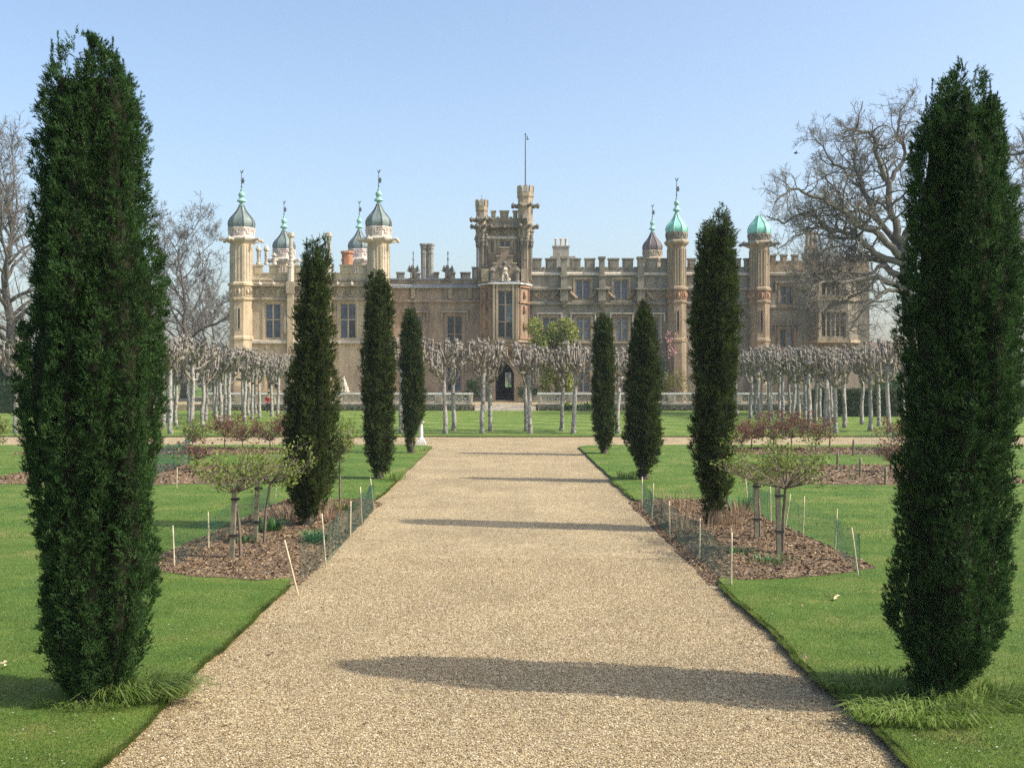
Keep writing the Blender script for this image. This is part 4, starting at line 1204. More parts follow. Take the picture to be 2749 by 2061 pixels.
# ================================================================== pollarded limes
def rv(s=1.0): return Vector((random.uniform(-s,s), random.uniform(-s,s), random.uniform(-s,s)))
def make_pollard(seed, fork, H, spread):
    random.seed(seed)
    t = MB(); lean = rv(.12); lean.z = 0
    pts = [Vector((0,0,-.05))]; n = 12
    for i in range(1, n+1):
        h = fork*i/n
        pts.append(Vector((0,0,h)) + lean*(i/n) + Vector((noise.noise(Vector((h*.7,seed,0))), noise.noise(Vector((h*.7,seed,9))), 0))*.09)
    rad = [.17] + [.125-.035*i/n + .016*noise.noise(Vector((i*1.7, seed, 3))) for i in range(1, n+1)]
    t.tube(pts, rad, 9)
    for k in range(16):                                       # burrs and old pruning knots
        i = random.randint(1, n-1); a = random.uniform(0, 6.28)
        p = pts[i] + Vector((math.cos(a), math.sin(a), 0))*rad[i]*.95
        t.blob(p, random.uniform(.03,.065), seed=k+seed, n=6, m=4, amp=.4)
    h = MB(); top = pts[-1]
    def knuckle(p, r, s):
        h.blob(p, r, seed=s, n=6, m=5, amp=.5)
        for j in range(3):
            d = rv(1); d.z = abs(d.z)*.8; d.normalize()
            h.blob(p+d*r*.8, r*random.uniform(.45,.7), seed=s+j, n=5, m=4, amp=.4)
        for j in range(3):
            d = rv(1); d.z = abs(d.z)+.4; d.normalize()
            h.tube([p, p+d*r*1.4, p+d*r*1.5+rv(.05)+Vector((0,0,.08))], [.018,.012,.005], 3)
    nl = random.randint(6, 7)
    for k in range(nl):
        a = 2*math.pi*k/nl + random.uniform(-.3,.3)
        st = pts[-1 - random.randint(0, 3)] if k > 1 else top
        out = Vector((math.cos(a), math.sin(a)*.8, 0))
        reach = spread*random.uniform(.6, 1.3); rise = (H-st.z)*random.uniform(.35, .95)
        p = [st.copy()]
        for j in range(1, 6):
            u = j/5
            p.append(st + out*reach*(u**.75) + Vector((0,0,rise*(u**1.35))) + rv(.11))
        r = random.uniform(.055,.08)
        h.tube(p, [r*(1-.35*u/5) for u in range(6)], 7)
        knuckle(p[-1], random.uniform(.08,.12), k)
        for j in (1, 2, 3, 3, 4):
            d = (out*random.uniform(.1,.8) + Vector((-out.y,out.x,0))*random.uniform(-.9,.9)); q = p[j]
            e = q + d*random.uniform(.2,.5); e.z = min(H+random.uniform(-.2,.05), q.z+random.uniform(.35,1.1))
            m = (q+e)/2 + d*.12 + Vector((0,0,-.05))
            h.tube([q, m, e], [r*.8, r*.66, r*.6], 6)
            knuckle(e, random.uniform(.065,.10), k*3+j)
    for k in range(2):                                         # stubby uprights over the fork
        e = Vector((top.x+random.uniform(-.4,.4), top.y+random.uniform(-.4,.4), H-random.uniform(.05,.4)))
        h.tube([top, (top+e)/2+rv(.12), e], [.07,.055,.04], 6); knuckle(e, .09, k+50)
    return t.mesh('trunk', 'lime_bark', True), h.mesh('pollard_head', 'lime_head', True)
PV = [make_pollard(11+k, random.uniform(3.2,3.5), 4.75, 1.12) for k in range(6)]
random.seed(21)
def pollard(x, d, k, label, sc=1.0, group='pollarded limes round the lawn', rz=None):
    o = empty('pollarded_lime', (x, d, LAWN_Z), label, 'tree', group)
    o.rotation_euler.z = random.uniform(0, 6.28) if rz is None else rz
    o.scale = (sc, sc, sc*random.uniform(.97,1.04))
    for nm, me in zip(('trunk', 'pollard_head'), PV[k % 6]):
        c = bpy.data.objects.new(nm, me); COL.objects.link(c); c.parent = o
    return o
i = 0
for row, d, xs in (('front', 57.7, (-5.5,-3.16,-1.2,1.31,3.57,5.92)), ('back', 60.4, (-5.2,-2.85,-.81,1.17,3.1,5.7))):
    for k, x in enumerate(xs):
        pollard(x, d, i, f'{ORD[k]} pollarded lime from the left in the {row} row across the end of the path', random.uniform(.97,1.03)); i += 1
for s, side in ((-1,'left'), (1,'right')):
    for rown, x, ds in (('inner', 17.7, tuple(58+3.1*q_ for q_ in range(11))), ('middle', 20.1, tuple(58+3.1*q_ for q_ in range(11))), ('outer', 22.5, tuple(60+3.1*q_ for q_ in range(10)))):
        for k, d in enumerate(ds):
            pollard(s*(x+random.uniform(-.25,.25)), d+random.uniform(-.5,.5), i, f'{ORD[k]} pollarded lime back in the {rown} row at the {side} side of the lawn', random.uniform(.95,1.06)); i += 1
pollard(-26.0, 58.3, 2, 'pollarded lime standing alone at the far left edge of the view', 1.05)

# ================================================================== bare trees
class Bare:
    def __init__(self, seed, twig_r=.008, sides=(8,6,5,4,3,3), gn=.22):
        self.limb = MB(); self.tw = MB(); self.rnd = random.Random(seed); self.sides = sides; self.twr = twig_r; self.gn = gn; self.seed = seed
    def rvec(self): 
        r = self.rnd; return Vector((r.gauss(0,1), r.gauss(0,1), r.gauss(0,1)))
    def polyline(self, pts, r0, r1, lev, kids, klen, maxlev):
        m = len(pts); rad = [r0+(r1-r0)*(i/(m-1))**.8 for i in range(m)]
        (self.limb if lev <= 2 else self.tw).tube(pts, rad, self.sides[min(lev, 5)])
        if lev >= maxlev: return
        r = self.rnd
        for _ in range(kids):
            u = r.uniform(.22, 1.0); f = u*(m-1); i = min(int(f), m-2); w = f-i
            p = pts[i]*(1-w)+pts[i+1]*w
            t = (pts[i+1]-pts[i]).normalized()
            d = (t*r.uniform(.25,.9) + self.rvec()*.62 + Vector((0,0,.28))).normalized()
            rad_ = (rad[i]*(1-w)+rad[i+1]*w)
            self.grow(p, d, klen*r.uniform(.6,1.25)*(1.1-.4*u), max(self.twr, rad_*r.uniform(.42,.62)), lev+1, maxlev)
    def grow(self, p, d, L, r, lev, maxlev):
        n = (7,7,5,4,2,2)[min(lev,5)]
        pts = [p.copy()]
        for i in range(n):
            d = (d + self.rvec()*self.gn + Vector((0,0,.05))).normalized()
            pts.append(pts[-1] + d*(L/n))
        kids = (9,8,7,7,5,0)[min(lev,5)]
        self.polyline(pts, r, max(self.twr*.5, r*.4), lev, kids, L*.52, maxlev)
    def build(self, o, mat, tmat):
        self.limb.build('trunk', mat, o, True); self.tw.build('crown', tmat, o)
def oak():
    D = 88.0; T = Bare(5, .0125, gn=.36)
    tx = PX(2452, D)
    o = empty('oak_tree', (tx, D, 0), 'huge bare spreading oak behind the near right yew, in front of the mansion', 'tree')
    z6 = lambda a, b: (1950+.362*a, 200+.362*b)
    def P(a, b, dy): xs, ys = z6(a, b); return Vector((PX(xs, D+dy), D+dy, PZ(ys, D+dy)))
    T.limb.tube([(tx,D,-.1),(tx,D,.8),(tx-.1,D,3),(tx-.2,D,6),P(1340,1500,0),P(1310,1260,0)], [.9,.7,.62,.56,.48,.38], 10)
    limbs = [
        ([(1310,1260),(1270,1150),(1215,1000),(1212,800),(1160,720),(1100,560),(1060,430),(960,400),(870,440)], .42, .08, -1.0),
        ([(1212,800),(1280,700),(1330,580),(1270,450),(1290,300),(1330,230)], .24, .06, 1.5),
        ([(1300,1330),(1240,1220),(1130,1080),(1050,920),(1000,830),(950,650),(970,560),(940,470)], .36, .07, 2.0),
        ([(1310,1380),(1240,1290),(1100,1160),(960,1110),(880,1020),(800,980),(720,920),(560,870),(470,850),(360,950)], .38, .06, -2.5),
        ([(1130,1080),(1000,1010),(900,1010),(840,900),(760,800),(720,720)], .22, .05, 3.0),
        ([(1330,1420),(1100,1330),(1000,1230),(930,1180),(780,1170),(700,1090),(640,1050),(540,1040),(430,1110),(300,1050)], .34, .05, -1.0),
        ([(780,1170),(680,1130),(590,1170),(480,1230),(380,1300)], .14, .04, -2.0),
        ([(1340,1520),(1180,1420),(1080,1370),(900,1370),(800,1400),(650,1420)], .36, .05, 1.5),
        ([(1345,1600),(1130,1500),(900,1540),(720,1540),(600,1600),(540,1680)], .3, .05, -3.0),
        ([(1345,1620),(1200,1600),(1050,1700),(930,1880),(870,1960)], .24, .05, -3.5),
        ([(1180,1420),(1050,1480),(900,1470),(760,1440),(620,1480),(520,1560)], .2, .04, -2.0),
        ([(1130,1500),(1000,1620),(880,1700),(760,1720),(640,1800)], .16, .04, -1.0),
        ([(1080,1370),(960,1290),(820,1280),(700,1330),(560,1330)], .18, .04, 2.0),
        ([(1050,920),(1000,760),(1060,680),(1020,600)], .14, .04, 0),
        ([(950,760),(870,700),(780,640),(720,540),(660,470)], .16, .04, -1),
        ([(1310,1260),(1400,1050),(1460,850),(1520,650),(1600,450)], .36, .08, 1),
        ([(1340,1400),(1500,1200),(1700,1050),(1950,900),(2150,820),(2350,860)], .38, .06, -1),
        ([(1340,1450),(1550,1350),(1800,1300),(2100,1200),(2400,1250)], .36, .06, 2),
        ([(1460,850),(1650,650),(1900,550),(2150,600),(2250,560)], .26, .06, -2),
        ([(1340,1550),(1600,1550),(1900,1600),(2200,1500)], .3, .06, 0)]
    for pts, r0, r1, dy in limbs:
        m = len(pts); q = []
        for i, (a, b) in enumerate(pts):
            q.append(P(a, b, dy*i/(m-1)*1.6))
        # finer, crooked polyline
        f = []
        for a, b in zip(q[:-1], q[1:]):
            f += [a, a*.66+b*.34+T.rvec()*.10, a*.33+b*.67+T.rvec()*.10]
        f.append(q[-1])
        ln = sum((b-a).length for a, b in zip(q[:-1], q[1:]))
        T.polyline(f, r0*.88, r1*.9, 1, int(7+ln*2.0), 3.1, 4)
    T.build(o, 'bark_oak', 'twig_grey')
oak()
def bare_tree(x, d, H, r, label, seed, spread=.42, maxlev=4, lean=0, cat='tree', kids=15):
    T = Bare(seed, .02, gn=.2)
    o = empty('bare_tree', (x, d, 0), label, cat, 'bare trees round the mansion')
    rnd = T.rnd
    n = 10; pts = [Vector((x,d,-.1))]
    for i in range(1, n+1):
        pts.append(Vector((x + lean*i/n + rnd.gauss(0,.012)*H, d + rnd.gauss(0,.012)*H, H*.8*i/n)))
    rad = [r*(1-.85*(i/n)) for i in range(n+1)]; rad[0] = r*1.3
    T.limb.tube(pts, rad, 8)
    for k in range(kids):
        u = .22+.78*k/kids; f = u*n; i = min(int(f), n-1); w = f-i
        p = pts[i]*(1-w)+pts[i+1]*w; a = k*2.4+rnd.uniform(-.4,.4)
        up = .45+.9*u
        dv = Vector((math.cos(a), math.sin(a), up)).normalized()
        T.grow(p, dv, H*spread*(1.15-.55*u)*rnd.uniform(.8,1.15), rad[i]*.55, 1, maxlev)
    T.build(o, 'bark_far', 'bark_far')
    return o
bare_tree(PX(492,128), 128, 23, .42, 'bare grey tree standing just left of the cream wing', 3, kids=22)
bare_tree(PX(20,100), 100, 25.5, .6, 'bare tall tree cut by the left edge, behind the nearest left yew', 4, kids=24)
bare_tree(PX(575,150), 150, 16, .3, 'smaller bare tree behind the left corner of the mansion', 6, kids=13, maxlev=4)
bare_tree(PX(400,160), 160, 17, .3, 'bare low tree beyond the tall tree left of the mansion', 8, kids=13)
bare_tree(PX(2790,96), 96, 23, .6, 'bare tree at the right edge, behind the nearest right yew', 9, kids=15)
bare_tree(PX(180,175), 175, 19, .35, 'bare tree far behind the nearest left yew', 12, kids=12)

# ================================================================== leafy things
def leaf_cloud(centers, radii, n, size, seed, flat=.0, up=.2):
    """n small leaves scattered through a set of balls; one folded quad (two triangles) each"""
    rng = np.random.default_rng(seed)
    C = np.array(centers, float); Rr = np.array(radii, float)
    if Rr.ndim == 1: Rr = np.repeat(Rr[:,None], 3, 1)
    w = Rr.prod(1)**.667; w /= w.sum()
    k = rng.choice(len(C), n, p=w)
    d = rng.normal(size=(n,3)); d /= np.linalg.norm(d, axis=1, keepdims=True)
    rad = rng.random(n)**.38
    P = C[k] + d*rad[:,None]*Rr[k]
    a = d*.5 + rng.normal(size=(n,3))*.7 + np.array([0,0,up]); a /= np.linalg.norm(a, axis=1, keepdims=True)
    b = np.cross(a, rng.normal(size=(n,3))); b /= np.linalg.norm(b, axis=1, keepdims=True)
    s = size*rng.uniform(.6, 1.3, (n,1))
    c = np.cross(a, b)
    V = np.stack([P, P+a*s*.5+b*s*.3+c*s*.08, P+a*s, P+a*s*.5-b*s*.3+c*s*.08], 1).reshape(-1,3)
    i = np.arange(n)*4
    T = np.concatenate([np.stack([i,i+1,i+2],1), np.stack([i,i+2,i+3],1)])
    return V, T
def shrub(name, x, d, w, h, label, cat, mat, n, size, seed, z0=LAWN_Z, stem='bark_dark', group=None, dy=None, balls=9):
    rnd = random.Random(seed)
    o = empty(name, (x, d, z0), label, cat, group)
    cs, rs = [], []
    for k in range(balls):
        a = rnd.uniform(0, 6.28); q = rnd.random()**.5
        hh = rnd.uniform(.28, .78)
        cs.append((x+math.cos(a)*q*w*.32, d+math.sin(a)*q*(dy or w)*.32, z0+h*hh)); rs.append((w*rnd.uniform(.16,.27), (dy or w)*rnd.uniform(.16,.27), h*rnd.uniform(.16,.24)))
    V, T = leaf_cloud(cs, rs, n, size, seed)
    link('foliage', tri_mesh('foliage', V, T, mat), o)
    m = MB()
    for c in cs: m.tube([(x+rnd.uniform(-.1,.1)*w,d,z0-.05), ((x+c[0])/2,(d+c[1])/2,z0+(c[2]-z0)*.6), c], [.03*h*.6,.02*h*.6,.008], 4)
    m.build('stems', stem, o)
    return o
# magnolia against the front
mx_, md_ = PX(1492,109.5), 109.5
mo = empty('magnolia_tree', (mx_, md_, TZ), 'yellow-green leafy tree against the mansion beside the oriel bay', 'tree')
rnd = random.Random(2); cs, rs = [], []
for k in range(44):
    a = rnd.uniform(0,6.28); q = rnd.random()**.5; h = rnd.random()
    w = 2.1 if h > .45 else 1.5
    cs.append((mx_+math.cos(a)*q*w, md_+math.sin(a)*q*1.1, 2.0+6.5*h)); rs.append(rnd.uniform(.55,.9))
V, T = leaf_cloud(cs, rs, 15000, .26, 3)
link('crown', tri_mesh('crown', V, T, 'magnolia_leaves'), mo)
m = MB(); m.tube([(mx_,md_,.5),(mx_+.1,md_,2.2),(mx_,md_,4.5),(mx_+.1,md_,7)], [.16,.13,.09,.03], 7)
for c in cs: m.tube([(mx_,md_,max(1.0,c[2]-1.2)),c], [.05,.015], 4)
m.build('trunk', 'bark_dark', mo)
TSH = [(1268,108.5,2.0,2.3,'dark rounded shrub left of the front door','shrub_leaves'), (1418,108.5,2.6,2.2,'dark spreading shrub right of the front door','shrub_leaves'),
       (1600,109,2.2,2.6,'dark wall shrub beneath the grey range windows','shrub_leaves'), (1815,109.5,3.2,3.6,'loose twiggy shrub at the foot of the green-domed turret','yellow_shrub_leaves'), (1780,110.5,1.6,5.6,'pink blossoming climber on the green-domed turret','shrub_leaves')]
for i, (xs, d, w, h, lb, mt) in enumerate(TSH):
    ws = shrub('wall_shrub', PX(xs,d), d, w, h, lb, 'shrub', mt, 1500, .16, 40+i, TZ, 'twig')
V, T = leaf_cloud([(PX(1800,110),110,PZ(y,110)) for y in (905,925,945)], [.6,.7,.7], 160, .16, 77)
bl = link('blossoms', tri_mesh('blossoms', V, T, 'flower_pink'), ws)
# low planting at the foot of the balustrades
for s, lb in ((-1,'low dark clipped planting below the balustrade by the cream wing'), (1,'low dark clipped planting below the balustrade by the grey range')):
    cs = [(s*(3.4+.5*k), 98.35+random.uniform(-.1,.1), .22) for k in range(46)]
    V, T = leaf_cloud(cs, [(.42,.28,.26)]*46, 6500, .12, 90+s)
    o = link('low_hedge', tri_mesh('low_hedge', V, T, 'shrub_leaves')); tag(o, lb, 'hedge')
for k, (xs, ys) in enumerate(((1522,1088),(1538,1090),(1548,1086),(1580,1088))):
    d = 97.9; x = PX(xs,d)
    dc = shrub('daffodil_clump', x, d, .8, .7, f'{ORD[k]} yellow daffodil clump from the left below the right balustrade', 'flowers', 'bulb_leaves', 160, .22, 120+k, LAWN_Z, 'bulb_leaves', 'daffodils below the balustrade', balls=5)
    V, T = leaf_cloud([(x,d,.7)], [(.4,.25,.16)], 60, .10, 130+k)
    link('flowers', tri_mesh('flowers', V, T, 'flower_yellow'), dc)
# clipped hedges behind the limes
def hedge(x0, x1, d, h, t, label, seed, n, mat='hedge_leaves'):
    m = MB(); m.box(x0+.1, x1-.1, d-t/2+.12, d+t/2-.12, 0, h-.12)
    o = m.build('clipped_hedge', 'hedge_leaves'); tag(o, label, 'hedge')
    rng = np.random.default_rng(seed)
    P = np.stack([rng.uniform(x0,x1,n), d+rng.uniform(-t/2,t/2,n), rng.uniform(.05,h,n)], 1)
    f = rng.integers(0, 3, n)
    P[f==0,1] = d-t/2+.05+rng.normal(size=(f==0).sum())*.05; P[f==1,2] = h-.05+rng.normal(size=(f==1).sum())*.05
    e = P[f==2]; e[:,1] = d-t/2+.08; P[f==2] = e
    a = rng.normal(size=(n,3))+np.array([0,-.5,.5]); a /= np.linalg.norm(a,axis=1,keepdims=True)
    b = np.cross(a, rng.normal(size=(n,3))); b /= np.linalg.norm(b,axis=1,keepdims=True)
    V = np.stack([P-b*.06, P+b*.06, P+a*.16],1).reshape(-1,3)
    link('foliage', tri_mesh('foliage', V, np.arange(len(V)).reshape(-1,3), mat), o)
hedge(23.5, 40, 84, 2.1, 2.2, 'long clipped hedge behind the limes right of the lawn', 5, 9000)
hedge(-60, -33, 92, 2.6, 2.0, 'long dark hedge beyond the limes at the far left', 6, 9000, 'shrub_leaves')
shrub('evergreen_bush', -34, 104, 7, 5.0, 'dark evergreen bush left of the cream wing behind the limes', 'bush', 'shrub_leaves', 4000, .3, 61, 0, balls=16)
shrub('evergreen_bush', -44, 96, 8, 6.5, 'tall dark evergreen bush at the left edge beyond the hedge', 'bush', 'shrub_leaves', 4000, .32, 62, 0, balls=16)
shrub('evergreen_bush', 37, 104, 6, 4.0, 'green bush under the oak beside the end of the mansion', 'bush', 'bulb_leaves', 2500, .3, 63, 0, balls=14)
for k, (x, d, w, h) in enumerate(((-19.5,41,2.0,1.5),(-17.4,36,1.8,1.3))):
    shrub('border_shrub', x, d, w, h, ['pale green border shrub at the left edge behind the nearest yew','pale yellow-green border shrub nearer of two at the left edge'][k], 'shrub', 'yellow_shrub_leaves', 1200, .10, 70+k)
# distant woodland that closes the horizon
def woods():
    rng = np.random.default_rng(3)
    cs, rs = [], []
    for k in range(300):
        a = rng.uniform(-1.0, 1.0); d = rng.uniform(190, 330)
        h = rng.uniform(5, 11)
        cs.append((math.sin(a)*d, math.cos(a)*d, h*.55)); rs.append((rng.uniform(4,8), rng.uniform(4,8), h*.55))
    V, T = leaf_cloud(cs, rs, 60000, .9, 9)
    o = link('distant_wood', tri_mesh('distant_wood', V, T, 'wood_haze_tint')); tag(o, 'hazy grey-brown wood beyond the park', 'wood', kind='stuff')
leaf('wood_haze_tint', [(.12,.11,.09), (.17,.155,.13), (.13,.14,.10)], .2, .9, .1)  # distance haze is mixed into these pale leaf tints
woods()

# ================================================================== rose beds
def rose(x, d, stem_h, cw, ch, label, mat, n, size, seed, z0=.12, group='standard roses', lean=0.0, sk=1.0):
    rnd = random.Random(seed)
    o = empty('standard_rose', (x, d, z0), label, 'rose', group)
    m = MB(); m.tube([(x,d,z0-.1),(x+lean*.3,d,z0+stem_h*.5),(x+lean,d,z0+stem_h)], [.03,.026,.022], 6); m.build('stem', 'twig', o)
    t = MB(); cs, rs = [], []
    for k in range(20):
        a = k*2.4+rnd.uniform(-.4,.4); q = rnd.uniform(.25,1)
        e = Vector((x+lean+math.cos(a)*q*cw*.5*sk, d+math.sin(a)*q*cw*.5, z0+stem_h+ch*rnd.uniform(.2,.95)*(1.1-.35*q)))
        b = Vector((x+lean,d,z0+stem_h-.02))
        mid = b.lerp(e,.5)+Vector((0,0,-.05*ch))+Vector((rnd.gauss(0,.04),rnd.gauss(0,.04),0))
        t.tube([b,mid,e], [.014,.009,.005], 4)
        for j in range(5):
            p = mid.lerp(e, rnd.random()); v = Vector((rnd.gauss(0,1),rnd.gauss(0,1),rnd.gauss(.4,.7))).normalized()*rnd.uniform(.12,.3)*ch*1.2
            t.tube([p,p+v*.6+Vector((0,0,.01)),p+v], [.006,.005,.003], 3)
            cs.append(tuple(p+v*.8)); rs.append(rnd.uniform(.06,.13)*cw*.75)
    t.build('twigs', 'twig', o)
    V, T = leaf_cloud(cs, rs, n, size, seed, up=.3)
    link('crown', tri_mesh('crown', V, T, mat), o)
    return o
def stake(x, d, h, w, label, ties, z0=.08, lean=0.0):
    m = MB(); 
    m.bar((x-lean,d,z0-.1),(x,d,z0+h), w, w, (0,1,0)); m.box(x-w*.42, x+w*.42, d-w*.42, d+w*.42, z0+h, z0+h+.012)
    o = m.build('tree_stake', 'stake_wood'); tag(o, label, 'stake', 'square stakes beside the standard roses')
    for t in ties:
        MB().box(x-w*.65-lean*(1-t), x+w*1.2-lean*(1-t), d-w*.62, d+w*.62, z0+h*t-.018, z0+h*t+.018).build('tie', 'tie_black', o)
def SP(x, y): return GP(x*1.24333, y*1.24333, .12)
rose_list = [
    (507,1205, 1.05, 1.55, .75, 'leafy standard rose nearest the camera in the left bed', 'rose_leaves', -.10),
    (557,1172, 1.05, 1.60, .85, 'leafy standard rose behind the nearest one in the left bed', 'rose_leaves', .12),
    (1680,1195, 1.08, 1.65, .85, 'leafy standard rose nearest the camera in the right bed', 'rose_leaves', .05),
    (1632,1165, 1.08, 1.75, .85, 'leafy standard rose beside the yew in the right bed', 'rose_leaves', -.05)]
for i, (a, b, sh, cw, ch, lb, mt, ln) in enumerate(rose_list):
    x, d = SP(a, b)
    rose(x+.09, d+.06, sh, cw*1.12, ch, lb, mt, 1050, .060, 200+i, lean=ln)
    stake(x, d, 1.12, .07, ['thick grey stake tied to the nearest rose of the left bed','grey stake tied to the second rose of the left bed','grey stake tied to the nearest rose of the right bed','grey stake tied to the rose beside the right yew'][i], (.88,.36), lean=.05 if i < 2 else -.02)
rose(-3.75, 24.9, 1.15, 1.5, .9, 'leafy standard rose half hidden behind the yew of the left bed', 'rose_leaves', 1000, .07, 220)
fr = [(-8.6,44,1),(-9.6,44.8,1),(-11.5,45,1),(-10.6,44.3,1),(-12.4,43.6,0),(-14.5,44.0,1),(-11.6,33.0,2),(-9.6,34.2,2),
      (9.4,43.6,1),(10.1,45.0,1),(11.7,44.9,1),(10.8,44.2,1),(12.4,43.8,1),(15.8,43.8,1),(11.8,33.6,2),(14.0,34.0,2)]
cl = {-1: 0, 1: 0}
for i, (x, d, m_) in enumerate(fr):
    s = 1 if x > 0 else -1; cl[s] += 1
    side = 'left' if s < 0 else 'right'
    lb = f'{ORD[cl[s]-1]} {["brownish","red-leaved","sparse budding"][m_]} rose counted in the {"rear" if d > 40 else "middle"} bed on the {side} of the path'
    vr = random.Random(i)
    rose(x, d, vr.uniform(.3,.55) if m_ < 2 else .35, vr.uniform(1.4,2.3) if m_ < 2 else 1.2, vr.uniform(.8,1.4) if m_ < 2 else .7, lb, ['rose_leaves','rose_red_leaves','rose_red_leaves'][m_], 750 if m_ < 2 else 260, .095, 240+i, group='roses in the farther beds')
# bamboo canes that carry the netting: (base x, y) and (top x, y) read off the photograph, then set in the ground
def cane_from(b, t, lab, fn, mat='cane', r=.011):
    bx_, by_ = fn(*b); tx_, ty_ = fn(*t)
    x, d = GP(bx_, by_, .08)
    top = Vector((PX(tx_, d), d, PZ(ty_, d)))
    L = (top-Vector((x,d,.08))).length
    m = MB(); a = Vector((x,d,-.05)); n = 5
    pts = [a.lerp(top, k/n) for k in range(n+1)]
    pp, rr = [], []
    for k, p in enumerate(pts):
        pp.append(p); rr.append(r*(1.15 if 0 < k < n else 1))
    m.tube(pp, rr, 7)
    o = m.build('garden_cane', mat, None, True); tag(o, lab, 'cane', 'canes round the rose beds')
    return x, d
zl_ = lambda a, b: (400+.339*a, 1040+.339*b)
zr_ = lambda a, b: (1650+.339*a, 1060+.339*b)
LP_ = [((1190,1600),(1075,1210)),((1405,1385),(1370,1000)),((1595,1165),(1600,900)),((1690,1070),(1675,790)),((1785,950),(1755,720))]
for i, (b, t) in enumerate(LP_):
    cane_from(b, t, f'{["leaning pale","upright pale","thin upright","grey upright","tilted pale"][i]} cane, {ORD[i]} from the front on the path side of the left bed', zl_)
LL_ = [((205,1420),(190,1095)),((475,1295),(470,985)),((1000,930),(1010,720))]
for i, (b, t) in enumerate(LL_):
    cane_from(b, t, f'cane {ORD[i]} from the front on the lawn side of the left bed', zl_)
RP_ = [((925,1500),(930,1090)),((672,1290),(680,980)),((440,1105),(435,840)),((295,970),(310,700)),((222,880),(220,650))]
for i, (b, t) in enumerate(RP_):
    cane_from(b, t, f'cane {ORD[i]} from the front on the path side of the right bed', zr_)
RL_ = [((1940,1430),(1880,1050)),((1745,1240),(1765,900)),((1490,1130),(1505,800)),((1345,1060),(1395,785)),((1240,1020),(1235,725)),((1060,880),(1040,670))]
for i, (b, t) in enumerate(RL_):
    cane_from(b, t, f'{"leaning grey" if i == 0 else "upright" if i != 3 else "tilted"} cane {ORD[i]} from the front on the lawn side of the right bed', zr_)
for i, (b, t) in enumerate((((2145,710),(2150,570)),((1945,665),(1950,500)),((1765,610),(1770,450)),((1890,480),(1895,350)),((1705,430),(1710,300)))):
    cane_from(b, t, f'dark square post {ORD[i]} from the right round the farther right beds', zr_, 'stake_wood', .035)
cane_from((220,800), (225,640), 'thin cane in the middle bed on the left', zl_)
cane_from((290,490), (300,370), 'dark post by the rear bed on the left', zl_, 'stake_wood', .035)

def netting(path, h, label, seed, sp=.06, wr=.0017):
    """green plastic mesh along a path: upright and level strands with a slight sag"""
    rnd = random.Random(seed); V, F = [], []
    m = MB()
    P = [Vector((x,d,0)) for x, d in path]
    segs = [(a,b,(b-a).length) for a, b in zip(P[:-1], P[1:])]
    tot = sum(s[2] for s in segs)
    def at(t):
        for a, b, l in segs:
            if t <= l: return a.lerp(b, t/l)
            t -= l
        return P[-1]
    def wob(t, z):
        return Vector((noise.noise(Vector((t*.9, z*1.5, seed)))*.06*z/h, noise.noise(Vector((t*.9, z*1.5, seed+5)))*.06*z/h, 0))
    n = int(tot/sp)
    top = lambda t: h*(1 - .10*abs(math.sin(t*2.1)) + .05*noise.noise(Vector((t*1.3, seed, 0))))
    def strand(pts, r):
        b = len(m.v)
        for p in pts: m.v += [(p.x-r,p.y,p.z),(p.x+r,p.y,p.z),(p.x,p.y+r,p.z+r)]
        for i in range(len(pts)-1):
            for k in range(3):
                k2 = (k+1) % 3
                m.f.append((b+i*3+k, b+i*3+k2, b+i*3+3+k2, b+i*3+3+k))
    for i in range(n+1):
        t = i*sp; p = at(t); H = top(t)
        strand([p+wob(t,z*H)+Vector((0,0,.06+z*H)) for z in (0,.5,1)], wr*(2.6 if i % 34 == 0 else 1))
    k = int(h/sp)
    for j in range(k+1):
        u = j/k
        strand([at(t_*.25)+wob(t_*.25,u*top(t_*.25))+Vector((0,0,.06+u*top(t_*.25))) for t_ in range(int(tot/.25)+1)], wr)
    o = m.build('netting_fence', 'net_green'); tag(o, label, 'netting')
def GZ(fn, pts): return [GP(*fn(*p), .08) for p in pts]
netting(GZ(zl_, [(1200,1500),(1405,1385),(1520,1250),(1595,1165),(1690,1070),(1785,950)]), .62, 'green plastic netting along the path side of the left bed', 1)
netting(GZ(zl_, [(205,1420),(475,1295),(560,1230),(800,1080),(960,960)]), .62, 'green plastic netting along the lawn side of the left bed', 2)
netting(GZ(zr_, [(925,1500),(840,1440),(672,1290),(440,1105),(295,970),(222,880)]), .58, 'green plastic netting along the path side of the right bed', 3)
netting(GZ(zr_, [(1940,1430),(1745,1240),(1490,1130),(1345,1060),(1240,1020),(1060,880)]), .64, 'green plastic netting along the lawn side of the right bed', 4)
netting(GZ(zr_, [(2212,500),(1895,480)]), .95, 'green netting round the rear bed on the right', 5, .07, .004)
netting(GZ(zl_, [(60,705),(330,600)]), .9, 'green netting by the middle bed on the left', 6, .07, .004)

